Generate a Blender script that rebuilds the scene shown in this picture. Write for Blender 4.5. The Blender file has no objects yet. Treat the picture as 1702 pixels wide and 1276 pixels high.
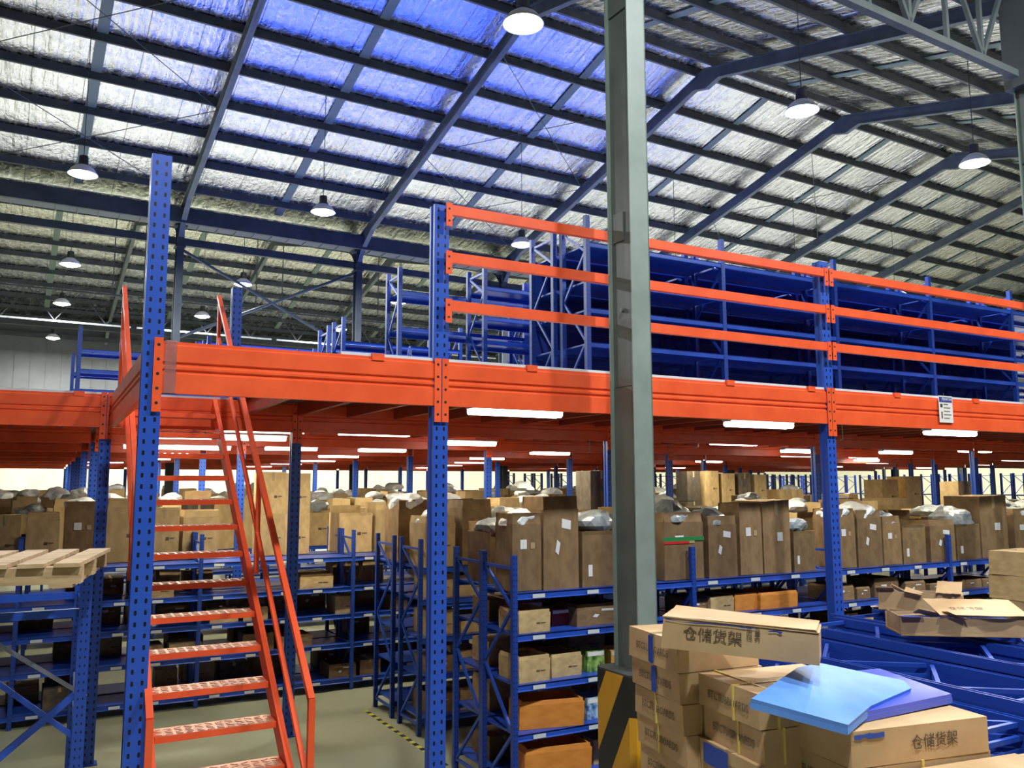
import bpy, bmesh, math, random
from mathutils import Vector, Matrix, noise
random.seed(7)
PI = math.pi
scn = bpy.context.scene
C = scn.collection

# ------------------------------------------------------------------ camera
IW, IH, FPX = 1702, 1276, 1400.0
CAM_H = 2.9
TILT, ROLL, YAW = math.radians(6.76), math.radians(-0.12), math.radians(28.7)
Fw = Vector((math.sin(YAW)*math.cos(TILT), math.cos(YAW)*math.cos(TILT), math.sin(TILT)))
R0 = Vector((math.cos(YAW), -math.sin(YAW), 0)); U0 = R0.cross(Fw)
Rt = R0*math.cos(ROLL)+U0*math.sin(ROLL); Up = -R0*math.sin(ROLL)+U0*math.cos(ROLL)
camd = bpy.data.cameras.new('camera'); cam = bpy.data.objects.new('camera', camd); C.objects.link(cam)
M = Matrix((Rt, Up, -Fw)).transposed().to_4x4(); M.translation = (0, 0, CAM_H)
cam.matrix_world = M
camd.sensor_fit = 'HORIZONTAL'; camd.sensor_width = 36; camd.lens = FPX/IW*36
camd.clip_start = 0.05; camd.clip_end = 300
scn.camera = cam
# world: night outside the shed, a trace of ambient light
w = bpy.data.worlds.new('world'); scn.world = w; w.use_nodes = True
w.node_tree.nodes['Background'].inputs[0].default_value = (0.5, 0.55, 0.65, 1)
w.node_tree.nodes['Background'].inputs[1].default_value = 0.006
scn.view_settings.view_transform = 'Standard'; scn.view_settings.look = 'None'
scn.view_settings.gamma = 1; scn.view_settings.exposure = -0.25
scn.view_settings.use_curve_mapping = False
HIGHBAY_W = 640.0      # every high-bay lamp
TUBE_W = 38.0          # every twin tube fixture

def ray(x, y): return Fw + Rt*((x-IW/2)/FPX) - Up*((y-IH/2)/FPX)
O = Vector((0, 0, CAM_H))
def onY(x, y, Y): d = ray(x, y); return O + d*(Y/d.y)
def onZ(x, y, Z): d = ray(x, y); return O + d*((Z-CAM_H)/d.z)

# ------------------------------------------------------------------ materials
def mat(name, col, rough=0.5, metal=0.0, **kw):
    m = bpy.data.materials.new(name); m.use_nodes = True
    b = m.node_tree.nodes['Principled BSDF']
    b.inputs['Base Color'].default_value = (*col, 1); b.inputs['Roughness'].default_value = rough
    b.inputs['Metallic'].default_value = metal
    for k, v in kw.items():
        b.inputs[k].default_value = v
    return m
def nt(m): return m.node_tree.nodes, m.node_tree.links, m.node_tree.nodes['Principled BSDF']
def noise_var(m, c1, c2, scale=3.0, detail=4, stretch=(1, 1, 1), bump=0.0, rnd=0.0, lo=.35, hi=.65):
    """base colour wanders between c1 and c2 by noise in object space; rnd varies it per object"""
    N, L, b = nt(m)
    tc = N.new('ShaderNodeTexCoord'); mp = N.new('ShaderNodeMapping'); mp.inputs['Scale'].default_value = stretch
    n = N.new('ShaderNodeTexNoise'); n.inputs['Scale'].default_value = scale; n.inputs['Detail'].default_value = detail
    r = N.new('ShaderNodeValToRGB'); r.color_ramp.elements[0].color = (*c1, 1); r.color_ramp.elements[1].color = (*c2, 1)
    r.color_ramp.elements[0].position = lo; r.color_ramp.elements[1].position = hi
    L.new(tc.outputs['Object'], mp.inputs[0]); L.new(mp.outputs[0], n.inputs['Vector']); L.new(n.outputs['Fac'], r.inputs[0])
    out = r.outputs[0]
    if rnd:
        oi = N.new('ShaderNodeObjectInfo'); mr = N.new('ShaderNodeMapRange')
        mr.inputs['To Min'].default_value = 1-rnd; mr.inputs['To Max'].default_value = 1+rnd
        L.new(oi.outputs['Random'], mr.inputs['Value'])
        mx = N.new('ShaderNodeVectorMath'); mx.operation = 'SCALE'
        L.new(out, mx.inputs[0]); L.new(mr.outputs[0], mx.inputs['Scale']); out = mx.outputs[0]
    L.new(out, b.inputs['Base Color'])
    if bump:
        bp = N.new('ShaderNodeBump'); bp.inputs['Strength'].default_value = bump; bp.inputs['Distance'].default_value = .02
        L.new(n.outputs['Fac'], bp.inputs['Height']); L.new(bp.outputs[0], b.inputs['Normal'])
    return m
def holes(m, col, half, pitch, hw, hh, axis=1):
    """dark slots in two columns on the faces that look along `axis`, spaced up the object's z"""
    N, L, b = nt(m)
    tc = N.new('ShaderNodeTexCoord'); sx = N.new('ShaderNodeSeparateXYZ'); L.new(tc.outputs['Object'], sx.inputs[0])
    sn = N.new('ShaderNodeSeparateXYZ'); L.new(tc.outputs['Normal'], sn.inputs[0])
    def mth(op, a, c=None):
        n = N.new('ShaderNodeMath'); n.operation = op
        for i, v in enumerate((a, c)):
            if v is None: continue
            if isinstance(v, (int, float)): n.inputs[i].default_value = v
            else: L.new(v, n.inputs[i])
        return n.outputs[0]
    u = mth('DIVIDE', mth('ABSOLUTE', mth('SUBTRACT', mth('ABSOLUTE', sx.outputs['X']), half)), hw)
    v = mth('DIVIDE', mth('SUBTRACT', mth('MODULO', mth('ADD', sx.outputs['Z'], 50*pitch), pitch), pitch/2), hh)
    rr = mth('LESS_THAN', mth('ADD', mth('POWER', u, 4.0), mth('POWER', mth('ABSOLUTE', v), 4.0)), 1.0)
    fac = mth('MULTIPLY', rr, mth('GREATER_THAN', mth('ABSOLUTE', sn.outputs['Y']), .7))
    mx = N.new('ShaderNodeMix'); mx.data_type = 'RGBA'; L.new(fac, mx.inputs[0])
    mx.inputs[6].default_value = (*col, 1); mx.inputs[7].default_value = (.002, .003, .012, 1)
    L.new(mx.outputs[2], b.inputs['Base Color'])
    return m
BLUE = (.020, .080, .45)
m_post = holes(mat('blue_post_paint', BLUE, .38), BLUE, .031, .075, .0085, .016)
m_rpost = holes(mat('blue_rack_post_paint', (.015, .055, .31), .38), (.015, .055, .31), .014, .05, .004, .008)
m_blue = mat('blue_paint', (.018, .068, .40), .33)
m_shelf = noise_var(mat('blue_shelf_paint', (.02, .08, .45), .3), (.015, .06, .36), (.028, .09, .48), 2.0)
m_sheet = noise_var(mat('light_blue_sheet', (.10, .27, .75), .5), (.09, .25, .72), (.13, .33, .82), 3.0)
m_sheet2 = mat('violet_blue_sheet', (.08, .12, .62), .35)
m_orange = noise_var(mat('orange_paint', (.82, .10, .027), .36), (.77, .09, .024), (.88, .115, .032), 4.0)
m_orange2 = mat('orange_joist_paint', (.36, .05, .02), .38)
m_dark = noise_var(mat('dark_steel_paint', (.05, .06, .06), .5), (.035, .043, .045), (.06, .072, .072), 2.0)
m_rafter = noise_var(mat('rafter_paint', (.09, .11, .11), .5), (.07, .088, .09), (.11, .13, .13), 2.0)
m_strip = mat('strip_paint', (.13, .17, .15), .6)
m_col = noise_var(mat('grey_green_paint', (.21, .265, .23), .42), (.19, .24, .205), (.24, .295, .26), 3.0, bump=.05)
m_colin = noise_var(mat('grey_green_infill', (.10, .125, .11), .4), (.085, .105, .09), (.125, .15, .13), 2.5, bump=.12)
m_galv = noise_var(mat('galvanised', (.5, .52, .52), .45, .6), (.42, .44, .44), (.6, .62, .62), 6.0)
m_gutter = mat('gutter_paint', (.13, .145, .135), .55)
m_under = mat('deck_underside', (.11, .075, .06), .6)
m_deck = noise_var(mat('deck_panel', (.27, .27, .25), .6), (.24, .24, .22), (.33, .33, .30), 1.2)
m_edge = mat('deck_edge_white', (.62, .64, .66), .5)
m_card = noise_var(mat('cardboard', (.20, .122, .052), .75), (.17, .10, .042), (.24, .148, .065), 5.0, rnd=.22)
m_cardl = noise_var(mat('cardboard_light', (.46, .325, .15), .75), (.41, .285, .125), (.53, .38, .18), 4.0, rnd=.12, bump=.08)
m_cardf = noise_var(mat('cardboard_parcel', (.52, .34, .17), .7), (.47, .30, .145), (.58, .39, .20), 3.0, rnd=.08, bump=.1)
m_cardin = mat('cardboard_inside', (.42, .29, .16), .8)
m_cardo = noise_var(mat('orange_cardboard', (.60, .22, .03), .6), (.55, .19, .025), (.65, .25, .04), 4.0)
m_dkcard = noise_var(mat('dark_cardboard', (.10, .075, .05), .7), (.07, .055, .04), (.13, .10, .065), 4.0, rnd=.3)
m_tape = mat('clear_tape', (.40, .30, .17), .15)
m_white = noise_var(mat('paper_label', (.7, .7, .67), .7), (.66, .66, .64), (.74, .74, .71), 5.0)
m_sticker = mat('sticker_white', (.55, .60, .62), .5)
m_ink = mat('printed_ink', (.05, .04, .03), .8)
m_ink2 = mat('stamp_ink', (.11, .075, .045), .8)
m_inkf = mat('faded_ink', (.16, .11, .065), .8)
m_wood = noise_var(mat('pallet_wood', (.52, .36, .19), .75), (.42, .28, .14), (.64, .45, .25), 3.0, 5, (1, 8, 8), bump=.15, rnd=.12)
m_bagw = noise_var(mat('white_plastic', (.72, .75, .76), .28), (.62, .66, .68), (.82, .84, .84), 6.0, bump=.4)
m_bagg = noise_var(mat('grey_plastic', (.26, .29, .31), .3), (.22, .25, .27), (.34, .37, .38), 6.0, bump=.4)
m_strap = mat('yellow_strap', (.75, .58, .14), .5)
m_black = mat('black_paint', (.012, .012, .012), .45)
m_yellow = mat('yellow_paint', (.62, .33, .02), .45)
m_ytape = mat('yellow_tape', (.62, .62, .08), .6)
m_red = mat('dark_red_print', (.25, .02, .03), .4)
m_grn = noise_var(mat('green_print', (.1, .3, .03), .4), (.02, .12, .02), (.35, .5, .12), 18.0)
m_blu = noise_var(mat('blue_print', (.05, .2, .5), .4), (.03, .10, .3), (.4, .6, .75), 20.0)
m_org = noise_var(mat('orange_print', (.7, .35, .05), .4), (.6, .25, .03), (.85, .5, .1), 18.0)
m_pur = noise_var(mat('purple_print', (.08, .03, .2), .4), (.04, .02, .14), (.3, .2, .5), 20.0)
m_signw = mat('sign_white', (.72, .70, .68), .5)
m_signb = mat('sign_blue', (.03, .05, .25), .5)
m_green = mat('green_stripe', (.02, .2, .05), .5)
m_reds = mat('red_stripe', (.5, .02, .02), .5)
m_wall = noise_var(mat('cream_wall', (.58, .53, .33), .8), (.54, .49, .30), (.63, .58, .38), .5)
m_wallg = noise_var(mat('grey_cladding', (.12, .125, .115), .6), (.10, .105, .095), (.14, .145, .135), .6)
m_lampb = mat('lamp_housing', (.02, .022, .024), .45)
m_refl = mat('lamp_reflector', (.75, .77, .78), .3)
def emis(name, col, s):
    m = mat(name, col, .5); b = m.node_tree.nodes['Principled BSDF']
    b.inputs['Emission Color'].default_value = (*col, 1); b.inputs['Emission Strength'].default_value = s
    return m
m_lamp = emis('highbay_glow', (.90, .97, 1.0), 30)
m_tube = emis('tube_glow', (1.0, .95, .86), 12)
m_glass = mat('clear_plastic', (.85, .9, .95), .08, 0, **{'Transmission Weight': .9, 'IOR': 1.3})
# floor
m_floor = noise_var(mat('polished_concrete', (.33, .345, .24), .3), (.27, .285, .19), (.38, .395, .28), .55, 8, bump=.02)
# foil under the roof sheets: wrinkled mirror-like insulation
def foil(name, wr=1.0):
    m = mat(name, (.80, .80, .79), .25, 1.0); N, L, b = nt(m)
    tc = N.new('ShaderNodeTexCoord')
    def nz(scale, st, det, rough=.5):
        mp = N.new('ShaderNodeMapping'); mp.inputs['Scale'].default_value = st
        n = N.new('ShaderNodeTexNoise'); n.inputs['Scale'].default_value = scale; n.inputs['Detail'].default_value = det
        n.inputs['Roughness'].default_value = rough
        L.new(tc.outputs['Object'], mp.inputs[0]); L.new(mp.outputs[0], n.inputs['Vector']); return n.outputs['Fac']
    a = nz(1.0, (7.0, .55, .55), 3)          # long folds running down the slope
    c = nz(3.5, (1.6, 1.0, 1.0), 5, .62)     # crinkles
    d = nz(.5, (1, 1, 1), 2)                 # slow sag
    def mul(x, k):
        n = N.new('ShaderNodeMath'); n.operation = 'MULTIPLY'; L.new(x, n.inputs[0]); n.inputs[1].default_value = k; return n.outputs[0]
    def add(x, y):
        n = N.new('ShaderNodeMath'); n.operation = 'ADD'; L.new(x, n.inputs[0]); L.new(y, n.inputs[1]); return n.outputs[0]
    h = add(add(mul(a, .6), mul(c, .55)), mul(d, .8))
    bp = N.new('ShaderNodeBump'); bp.inputs['Strength'].default_value = .55*wr; bp.inputs['Distance'].default_value = .12
    L.new(h, bp.inputs['Height']); L.new(bp.outputs[0], b.inputs['Normal'])
    mr = N.new('ShaderNodeMapRange'); mr.inputs['From Min'].default_value = .35; mr.inputs['From Max'].default_value = .65
    mr.inputs['To Min'].default_value = .12; mr.inputs['To Max'].default_value = .34
    L.new(c, mr.inputs['Value']); L.new(mr.outputs[0], b.inputs['Roughness'])
    # lap joints between foil rolls, thin dark tapes running down the slope
    sx = N.new('ShaderNodeSeparateXYZ'); L.new(tc.outputs['Object'], sx.inputs[0])
    md = N.new('ShaderNodeMath'); md.operation = 'PINGPONG'; L.new(sx.outputs['X'], md.inputs[0]); md.inputs[1].default_value = .6
    ls = N.new('ShaderNodeMath'); ls.operation = 'LESS_THAN'; L.new(md.outputs[0], ls.inputs[0]); ls.inputs[1].default_value = .012
    mx = N.new('ShaderNodeMix'); mx.data_type = 'RGBA'; L.new(ls.outputs[0], mx.inputs[0])
    mx.inputs[6].default_value = (.63, .63, .615, 1); mx.inputs[7].default_value = (.25, .26, .25, 1)
    L.new(mx.outputs[2], b.inputs['Base Color'])
    return m
m_foil = foil('roof_foil')

# ------------------------------------------------------------------ mesh builder
class MB:
    def __init__(s): s.v = []; s.f = []; s.m = []; s.cur = 0
    def box(s, x0, x1, y0, y1, z0, z1):
        return s.obox(Vector(((x0+x1)/2, (y0+y1)/2, (z0+z1)/2)), (x1-x0, y1-y0, z1-z0))
    def obox(s, c, size, rot=None, jit=0):
        n = len(s.v); hx, hy, hz = size[0]/2, size[1]/2, size[2]/2
        for p in ((-1,-1,-1),(1,-1,-1),(1,1,-1),(-1,1,-1),(-1,-1,1),(1,-1,1),(1,1,1),(-1,1,1)):
            q = Vector((p[0]*hx, p[1]*hy, p[2]*hz))
            if jit: q += Vector([random.uniform(-jit, jit) for _ in range(3)])
            if rot is not None: q = rot @ q
            s.v.append(Vector(c)+q)
        for f in ((0,3,2,1),(4,5,6,7),(0,1,5,4),(1,2,6,5),(2,3,7,6),(3,0,4,7)):
            s.f.append(tuple(n+i for i in f)); s.m.append(s.cur)
        return s
    def ext(s, prof, p0, p1, u, v):
        """extrude closed profile [(a,b)] laid in directions u,v from p0 to p1"""
        n = len(s.v); p0, p1, u, v = Vector(p0), Vector(p1), Vector(u), Vector(v); k = len(prof)
        for p in (p0, p1):
            for a, b in prof: s.v.append(p+u*a+v*b)
        for i in range(k):
            j = (i+1) % k; s.f.append((n+i, n+j, n+k+j, n+k+i)); s.m.append(s.cur)
        s.f.append(tuple(n+i for i in reversed(range(k)))); s.f.append(tuple(n+k+i for i in range(k))); s.m += [s.cur]*2
        return s
    def bar(s, p0, p1, w, h, up=(0, 0, 1)):
        p0, p1 = Vector(p0), Vector(p1); d = (p1-p0).normalized(); up = Vector(up)
        if abs(d.dot(up)) > .98: up = Vector((0, 1, 0))
        u = d.cross(up).normalized(); v = u.cross(d)
        return s.ext([(-w/2, -h/2), (w/2, -h/2), (w/2, h/2), (-w/2, h/2)], p0, p1, u, v)
    def tube(s, p0, p1, r, n=6, r2=None):
        p0, p1 = Vector(p0), Vector(p1); d = (p1-p0).normalized()
        up = Vector((0, 0, 1)) if abs(d.z) < .9 else Vector((1, 0, 0))
        u = d.cross(up).normalized(); v = u.cross(d); r2 = r if r2 is None else r2; k = len(s.v)
        for p, rr in ((p0, r), (p1, r2)):
            for i in range(n): a = 2*PI*i/n; s.v.append(p+(u*math.cos(a)+v*math.sin(a))*rr)
        for i in range(n): j = (i+1) % n; s.f.append((k+i, k+j, k+n+j, k+n+i)); s.m.append(s.cur)
        s.f.append(tuple(k+i for i in reversed(range(n)))); s.f.append(tuple(k+n+i for i in range(n))); s.m += [s.cur]*2
        return s
    def lathe(s, prof, n=20, c=(0, 0, 0), close=False):
        k = len(s.v); c = Vector(c)
        for r, z in prof:
            for i in range(n): a = 2*PI*i/n; s.v.append(c+Vector((r*math.cos(a), r*math.sin(a), z)))
        for q in range(len(prof)-1):
            for i in range(n):
                j = (i+1) % n; s.f.append((k+q*n+i, k+q*n+j, k+(q+1)*n+j, k+(q+1)*n+i)); s.m.append(s.cur)
        if close:
            s.f.append(tuple(k+i for i in reversed(range(n)))); s.f.append(tuple(k+(len(prof)-1)*n+i for i in range(n))); s.m += [s.cur]*2
        return s
    def quad(s, *p):
        n = len(s.v); s.v += [Vector(q) for q in p]; s.f.append(tuple(range(n, n+len(p)))); s.m.append(s.cur); return s
    def poly(s, pts, t):
        """thin sheet of thickness t from a planar outline"""
        pts = [Vector(p) for p in pts]; nrm = (pts[1]-pts[0]).cross(pts[-1]-pts[0]).normalized()*t
        n = len(s.v); k = len(pts); s.v += pts+[p+nrm for p in pts]
        for i in range(k): j = (i+1) % k; s.f.append((n+i, n+j, n+k+j, n+k+i)); s.m.append(s.cur)
        s.f.append(tuple(n+i for i in reversed(range(k)))); s.f.append(tuple(n+k+i for i in range(k))); s.m += [s.cur]*2
        return s
    def build(s, name, mats, parent=None, loc=None, smooth=False):
        me = bpy.data.meshes.new(name); me.from_pydata([tuple(v) for v in s.v], [], s.f)
        for m in (mats if isinstance(mats, (list, tuple)) else [mats]): me.materials.append(m)
        me.polygons.foreach_set('material_index', s.m)
        if smooth: me.polygons.foreach_set('use_smooth', [True]*len(me.polygons))
        bm = bmesh.new(); bm.from_mesh(me); bmesh.ops.recalc_face_normals(bm, faces=bm.faces); bm.to_mesh(me); bm.free()
        o = bpy.data.objects.new(name, me); C.objects.link(o)
        if parent: o.parent = parent
        if loc is not None: o.location = loc
        return o
def tag(o, label=None, cat=None, group=None, kind=None):
    if label: o['label'] = label
    if cat: o['category'] = cat
    if group: o['group'] = group
    if kind: o['kind'] = kind
    return o
def empty(name, loc=(0, 0, 0), rz=0):
    o = bpy.data.objects.new(name, None); C.objects.link(o); o.location = loc; o.rotation_euler = (0, 0, rz)
    o.empty_display_size = .1
    return o
KIDS = {}
def part(parent, o):
    o.parent = parent; KIDS.setdefault(parent.name, []).append(o); return o
def P(mb, name, m, parent, smooth=False, loc=None): return part(parent, mb.build(name, m, smooth=smooth, loc=loc))
def dup(o, parent=None):
    c = o.copy(); C.objects.link(c)
    if parent: part(parent, c)
    for ch in KIDS.get(o.name, []): dup(ch, c)
    return c
ORD = ['first','second','third','fourth','fifth','sixth','seventh','eighth','ninth','tenth','eleventh','twelfth','thirteenth','fourteenth','fifteenth','sixteenth','seventeenth','eighteenth','nineteenth','twentieth']
def nth(i):
    if i < 20: return ORD[i]
    t = ['twenty', 'thirty', 'forty', 'fifty', 'sixty', 'seventy'][(i+1)//10-2]
    return t+('-'+ORD[(i+1) % 10-1] if (i+1) % 10 else '') + ('' if (i+1) % 10 else 'th').replace('twentyth', 'twentieth')
def text_mesh(name, s, size, m, parent, loc, rot, squash=1.0):
    cu = bpy.data.curves.new(name, 'FONT'); cu.body = s; cu.size = size; cu.extrude = .0006; cu.resolution_u = 2
    cu.align_x = 'LEFT'; cu.align_y = 'BOTTOM'
    t = bpy.data.objects.new(name, cu); C.objects.link(t); bpy.context.view_layer.update()
    me = bpy.data.meshes.new_from_object(t.evaluated_get(bpy.context.evaluated_depsgraph_get()))
    bpy.data.objects.remove(t); me.materials.clear(); me.materials.append(m)
    o = bpy.data.objects.new(name, me); C.objects.link(o); o.location = loc; o.rotation_euler = rot; o.scale = (squash, 1, 1)
    if parent: part(parent, o)
    return o

# ------------------------------------------------------------------ building shell (turned 2.25 degrees against the racking)
RB = math.radians(2.25)
def B(a, c, z=0): return Vector((a*math.cos(RB)-c*math.sin(RB), a*math.sin(RB)+c*math.cos(RB), z))
V1, RG1, V2, RG2, V3 = 5.3, 17.0, 28.7, 40.4, 52.1      # valley / ridge lines
ZV, ZR = 12.05, 15.1
A0, A1 = -14.15, 53.6
FR = [4.5+6.15*k for k in range(-3, 9)]                  # frame lines
def shell(mb, name, m, kind='structure'):
    o = mb.build(name, m); o.rotation_euler = (0, 0, RB); o['kind'] = kind; return o
def lobj(o): o.rotation_euler = (0, 0, RB); return o
shell(MB().box(A0, A1, -8, V3, -.2, 0), 'floor', m_floor)
sl = (ZR-ZV)/11.7
for nm, c0, z0, c1, z1 in (('ceiling', V1, ZV, RG1, ZR), ('ceiling', RG1, ZR, V2, ZV), ('ceiling', V2, ZV, RG2, ZR), ('ceiling', RG2, ZR, V3, ZV), ('ceiling', V1-11.7, ZR, V1, ZV)):
    mb = MB(); mb.ext([(c0, z0), (c1, z1), (c1, z1+.08), (c0, z0+.08)], (A0, 0, 0), (A1, 0, 0), (0, 1, 0), (0, 0, 1))
    shell(mb, nm, m_foil)
mb = MB(); mb.box(A0, A1, V3, V3+.2, 0, ZV+.1); mb.cur = 1
k = A0
while k < A1:
    mb.box(k, k+.06, V3-.03, V3, 4.2, ZV); k += .75
o = shell(mb, 'wall_back', [m_wallg, m_wallg])
shell(MB().box(A0, A1, V3-.12, V3-.035, 0, 4.1), 'wall_back_lower', m_wall)
shell(MB().box(A0-.2, A0, -8, V3, 0, ZR), 'wall_left', m_wallg)
shell(MB().box(A1, A1+.2, -8, V3, 0, ZR), 'wall_right', m_wallg)
shell(MB().box(A1-.09, A1-.01, -8, V3-.15, 0, 4.1), 'wall_right_lower', m_wall)

# rafters: I sections with haunches at the valley and a knee at the ridge
SPAN = [(V1, ZV, RG1, ZR, 'near slope of the front roof'), (RG1, ZR, V2, ZV, 'far slope of the front roof'),
        (V2, ZV, RG2, ZR, 'near slope of the rear roof'), (RG2, ZR, V3, ZV, 'far slope of the rear roof')]
def isec(mb, prof_top, prof_bot, a):
    """I section in plane a=const, top and bottom lines given as [(c,z)]"""
    n = len(prof_top)
    for i in range(n-1):
        t0, t1, b0, b1 = prof_top[i], prof_top[i+1], prof_bot[i], prof_bot[i+1]
        for (w, q) in ((.012, [t0, t1, b1, b0]), (.16, [t0, t1, (t1[0], t1[1]-.03), (t0[0], t0[1]-.03)]), (.16, [(b0[0], b0[1]+.03), (b1[0], b1[1]+.03), b1, b0])):
            mb.ext([(c, z) for c, z in q], (a-w/2, 0, 0), (a+w/2, 0, 0), (0, 1, 0), (0, 0, 1))
for si, (c0, z0, c1, z1, nm) in enumerate(SPAN):
    for k, a in enumerate(FR[1:-1]):
        if si == 2 and k > 5: continue
        cs = [c0+(c1-c0)*t for t in (0, .04, .12, .88, .955, 1)]
        top = [(c, z0+(z1-z0)*(c-c0)/(c1-c0)-.24) for c in cs]
        hv, hr = 1.05, .62
        dep = [hv, .62, .36, .36, .36, hr] if z0 < z1 else [hr, .62, .36, .36, .62, hv]
        if z0 > z1: dep = [hr, .36, .36, .36, .62, hv]
        mb = MB(); isec(mb, top, [(c, z-d) for (c, z), d in zip(top, dep)], 0)
        o = mb.build('roof_rafter', m_rafter); o.location = B(a, 0, 0); o.rotation_euler.z = RB
        tag(o, 'steel roof rafter on the %s, %s from the left' % (nm, nth(k)), 'rafter', 'rafters of the %s' % nm)
# flat grey-green strips mid-bay between the rafters, just under the foil
for si, (c0, z0, c1, z1, nm) in enumerate(SPAN):
    if si == 2: continue
    for k in range(1, 9):
        a = (FR[k]+FR[k+1])/2; s = -1 if z1 < z0 else 1
        mb = MB(); mb.ext([(c0+.4, z0+.4*sl*s-.045), (c1-.4, z1-.4*sl*s-.045), (c1-.4, z1-.4*sl*s-.02), (c0+.4, z0+.4*sl*s-.02)], (-.13, 0, 0), (.13, 0, 0), (0, 1, 0), (0, 0, 1))
        o = mb.build('midbay_strip', m_strip); o.location = B(a, 0, 0); o.rotation_euler.z = RB
        tag(o, 'flat strip under the %s, %s bay from the left' % (nm, nth(k-1)), 'roof strip', 'mid-bay strips of the %s' % nm)
# purlins
for si, (c0, z0, c1, z1, nm) in enumerate(SPAN):
    s = 1 if z1 > z0 else -1; ridge = c1 if s > 0 else c0
    for k in range(8):
        dc = .35+1.43*k+(.12 if k else 0)
        c = ridge-s*dc; z = ZR-sl*dc
        mb = MB(); mb.ext([(-.035, 0), (.035, 0), (.035, -.03), (-.02, -.03), (-.02, -.19), (.035, -.19), (.035, -.22), (-.035, -.22)], (A0, 0, 0), (A1, 0, 0), (0, 1, 0), (0, 0, 1))
        o = mb.build('roof_purlin', m_dark); o.location = B(0, c, z-.02); o.rotation_euler.z = RB
        tag(o, 'long dark purlin of the %s, %s below the ridge' % (nm, nth(k)), 'purlin', 'purlins of the %s' % nm)
# valley gutters and their beams
for cv, nm in ((V2, 'between the two roofs'), (V3-.8, 'along the far wall')):
    g = empty('valley_gutter', B(0, cv, 0), RB)
    tag(g, 'long steel gutter and eaves beams %s' % nm, 'gutter', 'valley gutters')
    GA, GB = A0+.02, A1-.02
    mb = MB(); mb.box(GA, GB, -.45, .45, ZV-.62, ZV-.58); mb.box(GA, GB, -.47, -.44, ZV-.62, ZV-.2); k = GA
    while k < 50: mb.box(k, k+.04, -.44, .44, ZV-.65, ZV-.62); k += .6
    P(mb, 'gutter_trough', m_gutter, g)
    mb = MB(); mb.box(GA, GB, -.62, -.5, ZV-.75, ZV-.25); P(mb, 'eaves_beam', m_dark, g)
    mb = MB(); mb.box(GA, GB, .5, .62, ZV-1.2, ZV-.95); P(mb, 'tie_beam', m_dark, g)
# far columns along the valley
def hcol(mb, z0, z1, b=.22, d=.34):
    mb.box(-b/2, b/2, -d/2, -d/2+.02, z0, z1); mb.box(-b/2, b/2, d/2-.02, d/2, z0, z1); mb.box(-.01, .01, -d/2+.02, d/2-.02, z0, z1)
for k, a in enumerate(FR[1:-1]):
    e = empty('steel_column', B(a, V2, 0), RB)
    tag(e, 'dark steel valley column beyond the mezzanine, %s from the left' % nth(k), 'column', 'far valley columns')
    mb = MB(); hcol(mb, 0, 11.3); P(mb, 'column_shaft', m_dark, e)
    mb = MB(); mb.box(-.16, .16, -.22, .22, 10.6, 10.65); mb.box(-.2, .2, -.2, .2, 11.3, 11.34); P(mb, 'cap_plate', m_dark, e)
# diagonal cross bracing of the valley line
for k, (a0, a1) in enumerate(((FR[3], FR[4]), (FR[4], FR[5]))):
    if k == 0:
        mb = MB(); mb.tube(B(a0, V2, 10.6), B(a1, V2, 7.6), .05, 8); mb.tube(B(a0, V2, 7.6), B(a1, V2, 10.6), .05, 8)
        tag(mb.build('column_bracing', m_dark), 'crossed dark pipe bracing between two far valley columns', 'bracing')
# wire bracing under the far slope
for k, a in enumerate((FR[2], FR[4], FR[6])):
    for q, (c0, c1) in enumerate(((18.4, 23.2), (23.2, 27.8))):
        mb = MB(); z0 = ZR-sl*(c0-RG1)-.32; z1 = ZR-sl*(c1-RG1)-.32
        mb.tube(B(a, c0, z0), B(a+6.15, c1, z1), .012, 5); mb.tube(B(a, c1, z1), B(a+6.15, c0, z0), .012, 5)
        tag(mb.build('bracing_rod', m_dark), 'crossed rods under the far slope, %s half of the %s braced bay' % (('upper', 'lower')[q], nth(k)), 'brace rod', 'crossed roof rods')
# truss along the near valley line at the top right
for k, (a0, a1) in enumerate(((4.46, 11.2), (11.2, 17.3))):
    t = empty('lattice_truss', B(a0+.4, 5.5, 0), RB)
    tag(t, 'grey lattice truss between tall columns, %s' % ('crossing the top right corner', 'right of the dark column', 'far right')[k], 'truss', 'valley trusses')
    L = a1-a0-.62
    mb = MB(); mb.bar((.12, 0, 8.12), (L-.12, 0, 8.12), .09, .09); P(mb, 'bottom_chord', m_rafter, t)
    mb = MB(); mb.bar((.12, 0, 9.6), (L-.12, 0, 9.6), .09, .09); P(mb, 'top_chord', m_rafter, t)
    for q in range(8):
        x0 = .12+(L-.24)*q/8; x1 = .12+(L-.24)*(q+1)/8
        mb = MB(); mb.bar((x0 if q % 2 else x1, 0, 8.16), (x1 if q % 2 else x0, 0, 9.56), .05, .05); P(mb, 'web_diagonal', m_rafter, t)
        mb = MB(); mb.bar((x1, 0, 8.16), (x1, 0, 9.56), .05, .05)
        if q < 7: P(mb, 'web_post', m_rafter, t)
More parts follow.
